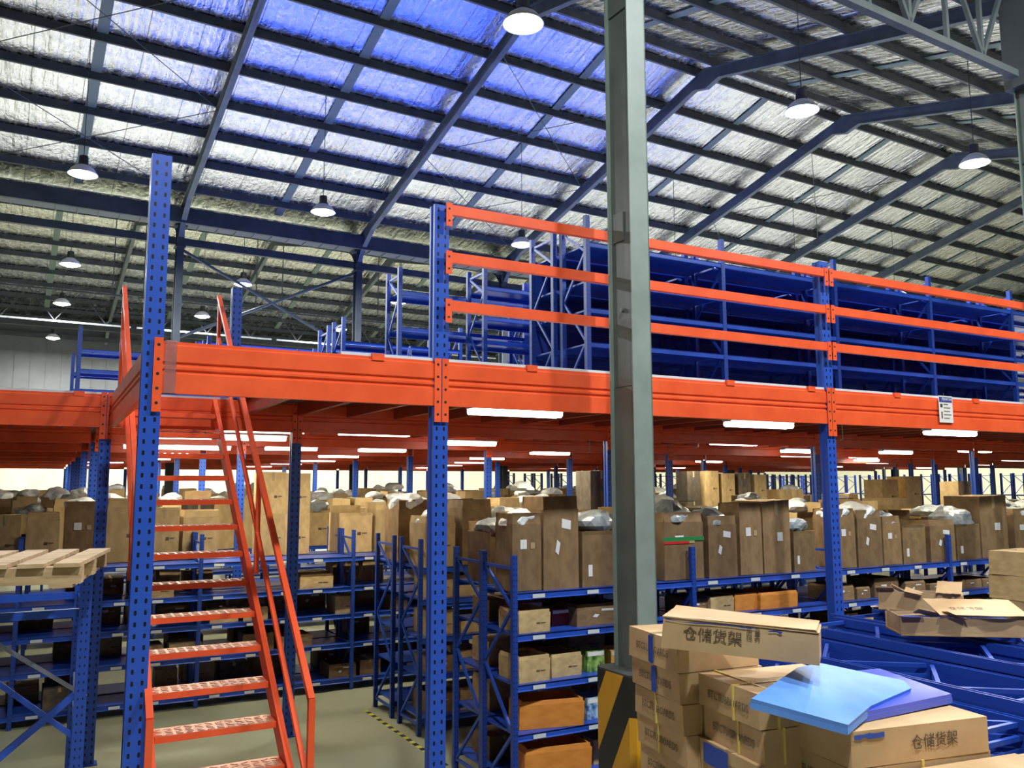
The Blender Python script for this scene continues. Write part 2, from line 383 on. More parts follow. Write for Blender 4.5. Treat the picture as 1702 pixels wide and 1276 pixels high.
# light truss of the rear roof
for k in range(7):
    t = empty('lattice_truss', B(FR[k+1]+.12, RG2-.6, 0), RB); L = 5.9
    tag(t, 'slim dark lattice truss far under the rear roof, %s bay from the left' % nth(k), 'truss', 'rear roof trusses')
    P(MB().bar((0, 0, 9.75), (L, 0, 9.75), .06, .07), 'bottom_chord', m_galv, t); P(MB().bar((0, 0, 11.1), (L, 0, 11.1), .06, .07), 'top_chord', m_dark, t)
    for q in range(6):
        x0, x1 = L*q/6, L*(q+1)/6
        if q in (0, 5): P(MB().bar((x0+.2, 0, 11.1), (x0+.2, 0, ZR-.165), .04, .04), 'hanger', m_dark, t)
        P(MB().bar((x0 if q % 2 else x1, 0, 9.78), (x1 if q % 2 else x0, 0, 11.07), .035, .035), 'web_diagonal', m_dark, t)
# near columns: grey-green H section with infill plates
for k, a in enumerate((4.46, 11.2, 17.3)):
    e = empty('building_column', B(a, 5.5, 0), RB)
    tag(e, ('tall grey-green steel column in the middle of the view', 'tall steel column cut by the right edge', 'tall steel column out to the right')[k], 'column', 'near valley columns')
    mb = MB(); d = .31; b = .20
    mb.box(-b/2, b/2, -d/2, -d/2+.014, 0, ZV-.4); mb.box(-b/2, b/2, d/2-.014, d/2, 0, ZV-.4); mb.box(b/2-.012, b/2, -d/2, d/2, 0, ZV-.4)
    P(mb, 'column_shaft', m_col, e)
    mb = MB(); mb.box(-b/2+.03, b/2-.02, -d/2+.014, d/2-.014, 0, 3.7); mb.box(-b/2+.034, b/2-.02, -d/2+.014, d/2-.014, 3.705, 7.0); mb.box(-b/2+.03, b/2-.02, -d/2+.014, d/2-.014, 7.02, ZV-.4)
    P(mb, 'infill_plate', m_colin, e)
    if k: P(MB().box(-.24, .24, -.2, .2, 8.0, 10.2), 'truss_bracket', m_dark, e)
    mb = MB(); mb.box(-b/2+.02, -b/2+.03, -.03, .1, 4.95, 5.2); P(mb, 'patch_plate', m_colin, e)
    mb = MB(); mb.tube((-b/2+.005, .0, 4.35), (-b/2+.03, .0, 4.35), .02, 10); P(mb, 'bolt_head', m_colin, e)

# ------------------------------------------------------------------ high-bay lamps
hb = empty('highbay_lamp'); hb.location = (0, 0, 0)
P(MB().lathe([(.04, .42), (.09, .40), (.10, .22), (.13, .20)], 16, close=True), 'ballast', m_lampb, hb, True)
P(MB().lathe([(.10, .21), (.22, .12), (.30, .0), (.285, .0), (.21, .11), (.09, .19)], 24), 'reflector', m_refl, hb, True)
P(MB().lathe([(.001, -.07), (.12, -.055), (.22, -.02), (.27, .005), (.001, .006)], 24), 'diffuser', m_lamp, hb, True)
P(MB().tube((0, 0, .42), (0, 0, 3.0), .010, 6), 'suspension_cord', m_dark, hb)
LAMPS = [(6.7, 10.8, 10.2, 'big glaring high-bay lamp at the top centre'), (1.18, 21.73, 10.2, 'high-bay lamp at the upper left, left of the tall blue post'),
         (6.98, 21.56, 10.2, 'high-bay lamp above the stair opening, left of centre'), (13.25, 21.49, 10.2, 'high-bay lamp just above the middle orange rail'),
         (13.11, 10.69, 10.2, 'high-bay lamp under the ridge, right of the grey column'), (18.76, 10.53, 10.2, 'high-bay lamp near the right edge'),
         (1.48, 31.16, 10.2, 'high-bay lamp under the rear roof, far left'), (7.13, 31.13, 10.2, 'high-bay lamp beside the short blue stub post'),
         (7.03, 38.09, 10.2, 'high-bay lamp left of the short blue stub post, far back'), (1.6, 38.24, 10.2, 'high-bay lamp low on the far left, above another'),
         (1.69, 47.59, 10.2, 'lowest high-bay lamp, by the far grey wall'), (19.5, 21.5, 10.2, 'high-bay lamp behind the upper racks, right'),
         (25.6, 21.5, 10.2, 'high-bay lamp behind the upper racks, far right'), (25.2, 10.6, 10.2, 'high-bay lamp out beyond the right edge'),
         (13.3, 31.1, 10.2, 'high-bay lamp far behind the mid blue post'), (19.5, 31.1, 10.2, 'high-bay lamp far behind the upper racks'),
         (13.3, 38.1, 10.2, 'rearmost high-bay lamp behind the upper racks'), (7.2, 47.5, 10.2, 'high-bay lamp by the far wall, centre left'),
         (.9, 0.2, 10.2, 'high-bay lamp above the viewer, far left'), (7.3, 0.2, 10.2, 'high-bay lamp above the viewer, left'), (13.3, 0.2, 10.2, 'high-bay lamp above the viewer, right'),
         (-5, 21.6, 10.2, 'high-bay lamp out to the left'), (-5, 31.1, 10.2, 'high-bay lamp out to the left, rear'),
         (31.7, 21.5, 10.2, 'added high-bay lamp far off to the right, middle line'), (37.9, 21.5, 10.2, 'added high-bay lamp farthest right, middle line'), (31.7, 10.6, 10.2, 'added high-bay lamp far right under the ridge'),  # unseen lamps added to brighten the foil on the right
         (25.6, 31.1, 10.2, 'added high-bay lamp right, rear line'), (31.7, 31.1, 10.2, 'added high-bay lamp far right, rear line'), (37.9, 31.1, 10.2, 'added high-bay lamp farthest right, rear line'), (44, 31.1, 10.2, 'added high-bay lamp at the right end, rear line'),  # rear-line lamps added for the same right-hand foil
         (13.3, 47.5, 10.2, 'added high-bay lamp at the far wall, centre'), (19.5, 47.5, 10.2, 'added high-bay lamp at the far wall, right of centre'), (27, 47.5, 10.2, 'added high-bay lamp at the far wall, right'), (36, 47.5, 10.2, 'added high-bay lamp at the far wall, far right'), (45, 47.5, 10.2, 'added high-bay lamp at the far wall, right end'), (49, 21.5, 10.2, 'added high-bay lamp at the right wall, middle line'), (50, 34, 10.2, 'added high-bay lamp at the right wall, rear line')]  # lamps added to light the cream far and right walls
for i, (a, c, z, lab) in enumerate(LAMPS):
    o = hb if i == 0 else dup(hb)
    o.location = B(a, c, z); tag(o, lab, 'lamp', 'high-bay lamps')
    for q in range(3): KIDS[o.name][q].scale = (1.12, 1.12, 1.12)
    dc = abs(c-RG1) if c < V2 else abs(c-RG2)
    cord = KIDS[o.name][3]; cord.scale.z = 1; zt = ZR-sl*dc-.03-z
    if c < V1: zt = 2.8
    cord.location.z = .42-.42*((zt-.42)/2.58); cord.scale.z = (zt-.42)/2.58
    ld = bpy.data.lights.new('highbay_light', 'AREA'); ld.shape = 'DISK'; ld.size = .5; ld.energy = HIGHBAY_W*(.42 if c < 5 else 1); ld.color = (.93, .97, 1.0)
    lo = bpy.data.objects.new('highbay_light', ld); C.objects.link(lo); lo.location = (0, 0, -.09); part(o, lo)

# ------------------------------------------------------------------ mezzanine
DZ = 3.9                                                 # deck level
GX = [.58, 2.72, 7.2, 11.5, 15.9, 20.3, 24.7, 29.1, 33.5, 37.9]
GY = [6.21, 10.2, 14.1, 18.0, 21.9, 25.8, 29.7, 33.6, 37.5]
def postprof(w=.115, d=.10):
    a, b = w/2, d/2
    return [(-a, -b), (a, -b), (a, -b+.025), (a-.012, -b+.035), (a-.012, b-.035), (a, b-.025), (a, b), (-a, b), (-a, b-.025), (-a+.012, b-.035), (-a+.012, -b+.035), (-a, -b+.025)]
def mpost(x, y, h, label, group='mezzanine posts', w=.115):
    e = empty('mezzanine_post', (x, y, 0))
    tag(e, label, 'post', group)
    P(MB().ext(postprof(w), (0, 0, .012), (0, 0, h), (1, 0, 0), (0, 1, 0)), 'upright', m_post, e)
    P(MB().box(-.09, .09, -.08, .08, 0, .012), 'base_plate', m_blue, e)
    return e
mpost(GX[0], GY[0], 5.2, 'tall blue perforated post in front of the orange stair', w=.13)
mpost(GX[1], GY[0], 5.18, 'tall blue perforated post carrying three orange rails, mid left', w=.13)
mpost(GX[2], GY[0], 5.27, 'tall blue perforated post right of the grey column', w=.13)
mpost(GX[3], GY[0], 5.25, 'tall blue perforated post beyond the right edge', w=.13)
colnm = ['stair-side column line', 'mid left column line', 'third column line', 'fourth column line', 'fifth column line', 'sixth column line', 'seventh column line', 'eighth column line', 'ninth column line', 'rightmost column line']
for j, y in enumerate(GY[1:]):
    for i, x in enumerate(GX):
        if j < 1 and i > 6: continue
        if i == 0 and j == 0: x = .52
        if i == 1 and j == 0: x = 2.6
        mpost(x, y, DZ-.37 if not (i < 2 and j == 0) else DZ-.02, 'blue post under the deck, %s row back, %s' % (nth(j), colnm[i]))
e = empty('stub_post', (1.85, 10.2, DZ)); tag(e, 'short blue perforated post standing at the stair head', 'post')
P(MB().ext(postprof(), (0, 0, .0), (0, 0, 1.32), (1, 0, 0), (0, 1, 0)), 'upright', m_post, e)

def beamprof(h=.36, t=.055):
    # front face at u=0 (towards the viewer), v up
    m = h/2
    return [(0, 0), (0, m-.045), (.014, m-.035), (.014, m-.022), (0, m-.012), (0, m+.004), (.014, m+.016), (.014, m+.03), (0, m+.04), (0, h-.03), (.012, h-.02), (.012, h), (t, h), (t, 0)]
def mbeam(x0, x1, y, label, group='orange deck beams', clips=True, plates=True, h=.36, wrap=False):
    e = empty('deck_beam', (x0, y, DZ-h-.02)); tag(e, label, 'beam', group); L = x1-x0
    P(MB().ext(beamprof(h), (.06, 0, 0), (L-.06, 0, 0), (0, 1, 0), (0, 0, 1)), 'beam_section', m_orange, e)
    if plates:
        for s, xx in ((0, .004), (1, L-.062)):
            pl = P(MB().box(xx, xx+.058, -.012, -.006, -.13, h+.02), 'end_plate', m_orange, e)
            mb = MB()
            for q in range(5):
                mb.tube((xx+.029, -.0135, -.07+q*.1), (xx+.029, -.012, -.07+q*.1), .011, 8)
            P(mb, 'plate_slots', m_black, pl)
    if clips:
        n = max(1, int(L/1.1))
        for q in range(n):
            xx = L*(q+.75)/n
            if xx < L-.15: P(MB().box(xx-.05, xx+.05, -.01, .03, h-.03, h+.022), 'deck_clip', m_orange, e)
    if wrap:
        P(MB().box(.075, .15, -.008, .06, .0, h+.004), 'film_wrap', m_glass, e)
    return e
YF = GY[0]-.062
mbeam(GX[0], GX[1], YF, 'orange deck beam above the stair, between the two left tall posts', wrap=True)
mbeam(GX[1], GX[2], YF, 'orange deck beam behind the grey column', )
mbeam(GX[2], GX[3], YF, 'orange deck beam bearing the small warning sign')
mbeam(GX[3], GX[4], YF, 'orange deck beam at the right edge')
# second line and further lines
mbeam(-3.9, .52, 10.14, 'orange deck beam running off the left edge')
mbeam(.52, 2.6, 10.14, 'orange deck beam at the head of the stair', clips=False)
for j, y in enumerate(GY[1:], 1):
    xs = GX if j > 1 else GX[1:]
    for i in range(len(xs)-1):
        x0, x1 = xs[i], xs[i+1]
        if j == 1 and i > 5: continue
        if j == 1 and i == 0: x0 = 2.6
        mbeam(x0, x1, y-.055, 'orange beam under the deck, %s line behind the front, %s bay from the left' % (nth(j-1), nth(i)), 'orange beams under the deck', clips=False, plates=j < 3)
    if j > 1:
        mbeam(-3.9, GX[0], y-.055, 'orange beam under the left deck, %s line behind its front' % nth(j-2), 'orange beams under the deck', clips=False, plates=False)
# side beam along the stair opening
e = empty('side_beam', (GX[0]-.03, GY[0]+.06, DZ-.38)); tag(e, 'orange beam running back from the tall left post to the stair head', 'beam')
P(MB().ext([(-a, b) for a, b in beamprof()], (0, 0, 0), (0, GY[1]-GY[0]-.18, 0), (-1, 0, 0), (0, 0, 1)), 'beam_section', m_orange, e)
# joists
JP = [(-.03, 0), (.03, 0), (.03, .02), (-.015, .02), (-.015, .13), (.03, .13), (.03, .15), (-.03, .15)]
for j in range(8):
    y0, y1 = GY[j], GY[j+1]
    x = 2.0; n = 0
    if j > 0: x = -3.6
    while x < (24.6 if j < 1 else 37.7 if j < 4 else 30):
        step = .62 if j < 3 else 1.1
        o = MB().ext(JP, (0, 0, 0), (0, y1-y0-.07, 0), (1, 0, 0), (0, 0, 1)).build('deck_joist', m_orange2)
        o.location = (x, y0+.01, DZ-.03-.15)
        tag(o, 'thin orange joist under the deck, %s bay deep, %s from the left' % (nth(j), nth(n)), 'joist', 'joists under the deck')
        x += step; n += 1
# deck panels
def deck(x0, x1, y0, y1, lab):
    e = empty('deck_floor', ((x0+x1)/2, (y0+y1)/2, DZ)); tag(e, lab, 'deck', 'mezzanine decking')
    w, d = (x1-x0)/2, (y1-y0)/2
    P(MB().box(-w, w, -d, d, -.02, 0), 'deck_board', m_deck, e)
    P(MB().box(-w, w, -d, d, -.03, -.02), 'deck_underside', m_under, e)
    return e
d1 = deck(1.9, 24.7, 6.2, 10.2, 'raised deck floor over the front bay, behind the orange rails')
P(MB().box(-11.4, 11.4, -2.03, -2.0, -.022, .004), 'edge_strip', m_edge, d1)
d2 = deck(-3.9, 43.5, 10.2, 37.5, 'raised deck floor running back to the far wall')
P(MB().box(-23.7, -18.0, -13.68, -13.65, -.022, .004), 'edge_strip', m_edge, d2)
# guard rails
def grail(x0, x1, z, label):
    e = empty('guard_rail', (x0, GY[0]-.09, z)); tag(e, label, 'rail', 'orange guard rails'); L = x1-x0
    P(MB().box(.05, L-.05, -.02, .03, 0, .085), 'rail_tube', m_orange, e)
    for xx in (.01, L-.065):
        pl = P(MB().box(xx, xx+.055, -.026, -.02, -.1, .095), 'end_plate', m_orange, e)
        mb = MB(); mb.tube((xx+.028, -.0275, .045), (xx+.028, -.026, .045), .010, 8); mb.tube((xx+.028, -.0275, -.055), (xx+.028, -.026, -.055), .010, 8)
        P(mb, 'plate_slots', m_black, pl)
for z, n in ((4.29, 'lowest'), (4.69, 'middle'), (5.09, 'top')):
    grail(GX[1], GX[2], z, '%s orange guard rail crossing behind the grey column' % n)
    grail(GX[2], GX[3], z, '%s orange guard rail in the right-hand bay' % n)
    grail(GX[3], GX[4], z, '%s orange guard rail at the far right end' % n)
# sign
p = onY(1572, 680, YF-.02)
sg = empty('warning_sign', (p.x, YF-.018, p.z)); tag(sg, 'small white notice with a blue header fixed to the orange beam', 'sign')
P(MB().box(-.125, .125, -.004, .0, -.155, .155), 'sign_plate', m_signw, sg)
P(MB().box(-.115, .115, -.006, -.004, .08, .14), 'header_band', m_signb, sg)
text_mesh('header_lettering', 'PERHATIAN', .046, m_signw, sg, (-.07, -.0065, .092), (PI/2, 0, 0), .78)
for q, wd in enumerate((.08, .12, .11, .13, .10)):
    P(MB().box(-.04, -.04+wd, -.0055, -.004, .05-q*.04, .062-q*.04), 'text_line', m_inkf, sg)
P(MB().box(-.10, -.06, -.0055, -.004, .02, .06), 'pictogram', m_ink, sg); P(MB().box(-.09, -.065, -.0055, -.004, -.11, -.03), 'pictogram', m_inkf, sg)

# tube lights under the deck
tl = empty('tube_light')
P(MB().ext([(-.09, .05), (-.03, .07), (.03, .07), (.09, .05), (.06, .02), (-.06, .02)], (-.52, 0, 0), (.52, 0, 0), (0, 1, 0), (0, 0, 1)), 'housing', m_refl, tl)
for s in (-.42, .42): P(MB().tube((s, 0, .06), (s, 0, .27), .008, 5), 'hanger_rod', m_galv, tl)
for s in (-.045, .045): P(MB().tube((-.5, s, 0), (.5, s, 0), .034, 8), 'tube', m_tube, tl, True)
TL = [(4.04, 7.3), (7.49, 7.47), (6.4, 10.9), (2.45, 11.2), (3.95, 11.2), (6.42, 13.3), (14.5, 13.3), (16.7, 15.4), (14.7, 10.8), (17.2, 12.9), (2.7, 13.2), (1.6, 13.2), (2.6, 17.2), (1.7, 17.2),
      (18, 11.5), (6.1, 16.8), (4.2, 16.8), (12.9, 15), (15, 19), (22.2, 17.7), (11.2, 7.5), (10.6, 11.2), (10.2, 16.8), (2.4, 20.8), (6.4, 20.8), (10.6, 20.8), (18.6, 20.8), (2.4, 24.8), (7, 24.8), (12, 24.8), (1.5, 28.6), (7, 28.6), (13, 28.6), (19, 27),
      (1.2, 33), (7, 33), (14, 33), (15.2, 7.5), (19.2, 15.4), (20, 32), (26, 15.4), (25, 19.5), (31, 19.5), (29, 24.8), (35, 24.8), (24, 29), (32, 31)]
for i, (x, y) in enumerate(TL):
    o = tl if i == 0 else dup(tl)
    o.location = (x, y, DZ-.30); lr = sorted(range(len(TL)), key=lambda q: (TL[q][1], TL[q][0])).index(i)
    tag(o, ('bright twin-tube light just right of the second tall blue post' if i == 0 else 'bright tube light left of the right-hand tall post' if i == 1 else
            'glowing tube light under the deck, %s counted from front to back' % nth(lr)), 'tube light', 'tube lights under the deck')
    ld = bpy.data.lights.new('tube_glow_light', 'AREA'); ld.shape = 'RECTANGLE'; ld.size = .95; ld.size_y = .12; ld.energy = TUBE_W*(1 if y < 18 else 1.5); ld.color = (1.0, .90, .66)
    lo = bpy.data.objects.new('tube_glow_light', ld); C.objects.link(lo); lo.location = (0, 0, -.03); part(o, lo)

# ------------------------------------------------------------------ stair
ST = empty('stair', (1.17, 5.15, 0)); tag(ST, 'steep orange steel stair with handrails climbing to the deck', 'stair')
SW, RUN, RISE = .45, 4.9, DZ; SS = RISE/RUN
for s in (-1, 1):
    x = s*SW; hx = s*.52
    P(MB().bar((x, .08, .02), (x, RUN+.02, RISE-.09), .045, .15), 'stringer', m_orange, ST)
    mb = MB(); mb.bar((hx, .85, .5), (hx, .85, 1.42), .045, .045); mb.bar((hx, .85, 1.41), (hx, 5.3, 5.15), .045, .045); P(mb, 'handrail', m_orange, ST)
    mb = MB(); mb.bar((hx, .85, .80), (hx, 5.2, 4.62), .035, .035); P(mb, 'mid_rail', m_orange, ST)
    P(MB().bar((hx, 2.75, 2.1), (hx, 2.75, 3.0), .04, .04), 'baluster', m_orange, ST)
    P(MB().bar((hx, 5.22, 3.55), (hx, 5.22, 5.06), .04, .04), 'baluster', m_orange, ST)
NT = 17
m_tread = mat('worn_tread', (.62, .34, .24), .3, .5)
for q in range(1, NT):
    z = RISE*q/NT; y = RUN*q/NT
    tr = P(MB().box(-SW+.03, SW-.03, y-.02, y+.21, z-.045, z), 'tread', m_orange, ST)
    mb = MB()
    for xx in range(12):
        for yy in range(4):
            x0 = -SW+.06+xx*.0705; mb.obox((x0, y+.015+yy*.048, z+.003), (.05, .012, .006), Matrix.Rotation(.5 if (xx+yy) % 2 else -.5, 3, 'Z'))
    mb.box(-SW+.06, SW-.06, y-.015, y+.2, z, z+.0015)
    P(mb, 'chequer_plate', m_tread, tr)

# ------------------------------------------------------------------ shelving racks
def rack(W, D, H, zs, n_sticker=3, end=False, detail=True, pw=.05, back=False):
    e = empty('shelving_rack')
    def frame(x):
        for y in (0, D-pw):
            P(MB().ext([(-pw/2, 0), (pw/2, 0), (pw/2, pw), (pw/4, pw), (pw/4, pw*.8), (-pw/4, pw*.8), (-pw/4, pw), (-pw/2, pw)], (0, 0, 0), (0, 0, H), (1, 0, 0), (0, 1, 0)), 'upright_post', m_rpost, e, loc=(x, y, 0))
        zz = [.12]; 
        while zz[-1] < H-.3: zz.append(min(zz[-1]+.55, H-.12))
        segs = [((x, pw, z), (x, D-pw, z)) for z in (zz[0], zz[-1])]
        for q in range(len(zz)-1):
            a, b = (pw, D-pw) if q % 2 else (D-pw, pw)
            segs.append(((x, a, zz[q]), (x, b, zz[q+1])))
        if detail:
            for s in segs: P(MB().bar(s[0], s[1], .022, .028), 'brace', m_blue, e)
        else:
            mb = MB()
            for s in segs: mb.bar(s[0], s[1], .022, .028)
            P(mb, 'bracing', m_blue, e)
    frame(0)
    if end: frame(W)
    sh = None
    if back: P(MB().box(pw/2, W-pw/2, D+.002, D+.006, .1, zs[-1]), 'back_panel', m_blue, e)
    for z in zs:
        mb = MB(); mb.box(pw/2, W-pw/2, .012, D-.012, z-.02, z)
        mb.ext([(0, 0), (.012, -.008), (.012, -.05), (0, -.06), (.03, -.065), (.03, 0)], (pw/2, -.004, z), (W-pw/2, -.004, z), (0, 1, 0), (0, 0, 1))
        mb.box(pw/2, W-pw/2, D-.03, D+.0, z-.065, z)
        sh = P(mb, 'shelf', m_shelf, e)
        for q in range(n_sticker):
            x = .12+(W-.3)*(q+.1)/n_sticker
            P(MB().box(x, x+.13, -.0075, -.003, z-.052, z-.016), 'price_label', m_sticker, sh)
    return e
used = set()
def put(proto, x, y, z, label, group, rz=0, sc=None):
    o = proto if proto.name not in used else dup(proto)
    used.add(proto.name) if o is proto else None
    o.location = (x, y, z); o.rotation_euler.z = rz
    if sc: o.scale = sc
    if o is not proto:
        for k in list(o.keys()): del o[k]
    tag(o, label, 'rack', group); return o
LZ = [.2, .67, 1.10, 1.54, 1.91]
RW, RD = 2.1, .66
pr_a = rack(RW, RD, 2.25, LZ); pr_e = rack(RW, RD, 2.25, LZ, end=True)
X1 = 3.78
for k in range(6):
    put(pr_a if k < 5 else pr_e, X1+k*RW, 6.85, 0, 'blue shelving rack in the front row under the deck, %s bay from its left end' % nth(k), 'front row racks')
for k in range(6):
    put(pr_a if k < 5 else pr_e, X1+.03+k*RW, 7.55, 0, 'blue shelving rack back to back with the front row, %s bay from its left end' % nth(k), 'front row racks')
for k in range(7):
    put(pr_a if k < 6 else pr_e, 3.93+k*RW, 9.42, 0, 'blue shelving rack in the second row, near side, %s bay' % nth(k), 'second row racks')
    if k != 9: put(pr_a if k < 6 else pr_e, 3.93+k*RW, 10.3, 0, 'blue shelving rack in the second row, far side, %s bay' % nth(k), 'second row racks')
LZ3 = [.16, .64, 1.05, 1.43, 1.86]
pr_c = rack(RW, .6, 2.24, LZ3, 4); pr_ce = rack(RW, .6, 2.24, LZ3, 4, end=True)
for k in range(6):
    x = 3.95-RW*4+k*RW
    put(pr_c if k < 5 else pr_ce, x, 12.0, 0, 'blue shelving rack with an empty top shelf behind the stair, %s bay from the left' % nth(k), 'third row racks')
    put(pr_c if k < 5 else pr_ce, x, 12.68, 0, 'blue shelving rack with cartons behind the empty-topped row, %s bay from the left' % nth(k), 'third row racks')
pr_f = rack(RW, .6, 2.2, [.2, .7, 1.2, 1.8], 0, detail=False)
FAR = [(15.2, -4.4, 11), (17.6, -4.4, 12), (20.2, -4.2, 12), (23.2, -4.0, 13), (26.5, -3.5, 13), (30.2, -3, 13)]
for r, (y, x0, n) in enumerate(FAR):
    for k in range(n):
        if r > 3 and k % 2: continue
        put(pr_f, x0+k*RW, y, 0, 'blue shelving rack under the far part of the deck, %s row, %s bay' % (nth(r+3), nth(k)), 'far racks under the deck')
# right far: tall bare uprights seen against the bright wall
# upper level racks
UZ = [.16, .66, 1.07, 1.42, 1.87]
pr_u = rack(2.13, .6, 2.2, UZ, 0, pw=.06); pr_ue = rack(2.13, .6, 2.2, UZ, 0, end=True, pw=.06); pr_ub = rack(2.13, .6, 2.2, UZ, 0, pw=.06, back=True)
for k in range(6):
    put(pr_u if k < 5 else pr_ue, 5.5+k*2.13, 8.15, DZ, 'blue rack on the deck behind the orange rails, %s bay from the left' % nth(k), 'upper racks, front row')
    put(pr_ub if k < 5 else pr_ue, 5.45+k*2.13, 8.82, DZ, 'blue rack on the deck back to back with the front row, %s bay' % nth(k), 'upper racks, front row')
for k in range(5):
    put(pr_u, 5.45+k*2.13, 10.75, DZ, 'blue rack on the deck in the second upper row, %s bay' % nth(k), 'upper racks, second row')
pr_v = rack(2.13, .55, 2.2, [.3, .82, 1.3, 1.85], 0, end=True, pw=.06)
for k in range(4):
    put(pr_v, 4.42+k*2.2, 11.5+.0, DZ, 'blue rack on the deck seen beside the second tall post, %s bay' % nth(k), 'upper racks, third row')
pr_t = rack(1.1, 1.0, 3.4, [1.2, 2.3], 0, end=True, detail=True, pw=.09)
for k in range(14): put(pr_t, 19+k*1.5, 34.5, 0, 'tall bare blue rack standing before the far wall, %s from the left' % nth(k), 'tall racks before the far wall')
for k in range(16): put(pr_t, 44.5, 16+k*1.75, 0, 'tall bare blue rack standing before the right wall, %s from the front' % nth(k), 'tall racks before the right wall', PI/2)
pr_w = rack(2.13, .6, 1.75, [.25, .65, 1.0, 1.35], 0, end=True, pw=.06)
put(pr_w, 4.15, 13.35, DZ, 'low blue rack on the deck in the middle, only its top beam showing', 'low upper racks')
put(pr_w, 4.15, 14.2, DZ, 'low blue rack on the deck behind the other low rack', 'low upper racks')
put(pr_w, .36, 16.3, DZ, 'low blue rack with many shelves left of the tall left post', 'low upper racks')
put(pr_w, 2.5, 16.3, DZ, 'low blue rack right of the tall left post, mostly behind the beam', 'low upper racks')
put(pr_w, .33, 19.8, DZ, 'low blue rack end showing far left beside the other', 'low upper racks')
pr_x = rack(2.13, .9, 2.0, [.5, 1.0, 1.5, 2.0], 0, detail=False)  # unseen racks added so the roof foil reflects blue
m_foiltint = mat('foil_tint_blue_shelf', (.02, .075, .68), .45)  # deeper blue chosen for its reflection in the foil
for o_ in KIDS[pr_x.name]:
    if o_.name.startswith('shelf'): o_.data.materials[0] = m_foiltint
sheets = []
for r in range(6):
    for k in range(9 if r < 5 else 7):
        put(pr_x, 2.6+k*2.15, 18.6+r*1.7, DZ, 'unseen blue rack added to tint the roof foil, %s row, %s bay' % (nth(r), nth(k)), 'racks added for the foil reflection')

# ------------------------------------------------------------------ cartons and bags
def carton(kind, m=None):
    """unit carton 1x1x1, base centred at origin; kind: closed / open / flap"""
    m = m or m_card; e = empty('carton'); t = .02; h = 1.0 if kind == 'closed' else .86
    mb = MB()
    if kind == 'closed':
        mb.obox((0, 0, .5), (1, 1, 1), jit=.012)
    else:
        j = lambda: random.uniform(-.015, .015)
        mb.obox((0, -.5+t/2, h/2), (1, t, h), jit=.01); mb.obox((0, .5-t/2, h/2), (1, t, h), jit=.01)
        mb.obox((-.5+t/2, 0, h/2), (t, 1, h), jit=.01); mb.obox((.5-t/2, 0, h/2), (t, 1, h), jit=.01)
        mb.box(-.48, .48, -.48, .48, 0, .02); mb.box(-.48, .48, -.48, .48, h-.34, h-.32)
    P(mb, 'carton_body', m, e)
    if kind == 'closed':
        P(MB().box(-.05, .05, -.507, .507, .8, 1.004), 'packing_tape', m_tape, e)
    if kind == 'open':
        for sx, sy, ang in ((0, -1, -.15), (0, 1, .1), (-1, 0, .3), (1, 0, -.2)):
            mb = MB(); R = Matrix.Rotation(ang, 3, 'X' if sy else 'Y')
            c = Vector((sx*.49, sy*.49, h)) + R @ Vector((0, 0, .07))
            mb.obox(c, (.96 if sy else .012, .96 if sx else .012, .15), R, jit=.008); P(mb, 'flap', m, e)
    if kind == 'flap':
        mb = MB(); R = Matrix.Rotation(.35, 3, 'X'); mb.obox(Vector((0, -.52, h)) + R @ Vector((0, 0, -.12)), (.9, .012, .26), R, jit=.01); P(mb, 'flap', m, e)
        mb = MB(); R = Matrix.Rotation(-.1, 3, 'X'); mb.obox(Vector((0, .49, h+.08)), (.94, .012, .18), R, jit=.01); P(mb, 'flap', m, e)
    return e
def add_lab(o, x, z, w, h, r=0, m=None):
    mb = MB(); mb.obox((x, -.512, z), (w, .006, h), Matrix.Rotation(r, 3, 'Y')); P(mb, 'address_label', m or m_white, o)
PC = {}
for kd in ('closed', 'open', 'flap'):
    for v in range(2):
        PC[kd, v] = carton(kd)
add_lab(PC['open', 0], -.12, .6, .22, .12); add_lab(PC['open', 0], .2, .58, .14, .08, 0, m_tape)
add_lab(PC['open', 1], .15, .7, .26, .1, .1); add_lab(PC['open', 1], -.1, .45, .1, .14, .4)
add_lab(PC['flap', 0], -.3, .25, .1, .18); add_lab(PC['closed', 0], .1, .5, .2, .12)
PCL = {('closed', 0): carton('closed', m_cardl), ('open', 0): carton('open', m_cardl), ('flap', 0): carton('flap', m_cardl)}
for o_ in PCL.values():
    P(MB().box(.05, .16, -.514, -.508, .38, .44), 'printed_mark', m_ink2, o_); P(MB().box(.19, .34, -.514, -.508, .40, .43), 'printed_mark', m_inkf, o_)
PCO = carton('open', m_cardo); PCD = carton('closed', m_dkcard)
def pc(proto, x, y, z, w, d, h, label, group=None, rz=0, cat='carton', name=None):
    o = proto if proto.name not in used else dup(proto)
    if o is proto: used.add(proto.name)
    o.location = (x, y, z); o.rotation_euler.z = rz; o.scale = (w, d, h); tag(o, label, cat, group)
    if name: o.name = name
    return o
def blob(seed, m, flat=.6, rough=.35):
    bm = bmesh.new(); bmesh.ops.create_icosphere(bm, subdivisions=3, radius=.5)
    for v in bm.verts:
        n = noise.noise(v.co*2.2+Vector((seed*7.1, 0, 0)))*rough + noise.noise(v.co*6+Vector((0, seed*3.3, 0)))*rough*.35
        v.co *= 1+n; v.co.z = max(v.co.z*flat, -.12)
    me = bpy.data.meshes.new('parcel_bag'); bm.to_mesh(me); bm.free(); me.materials.append(m)
    return me
BAGS = [blob(i, (m_bagw, m_bagg, m_bagw, m_bagg, m_bagw)[i]) for i in range(5)]
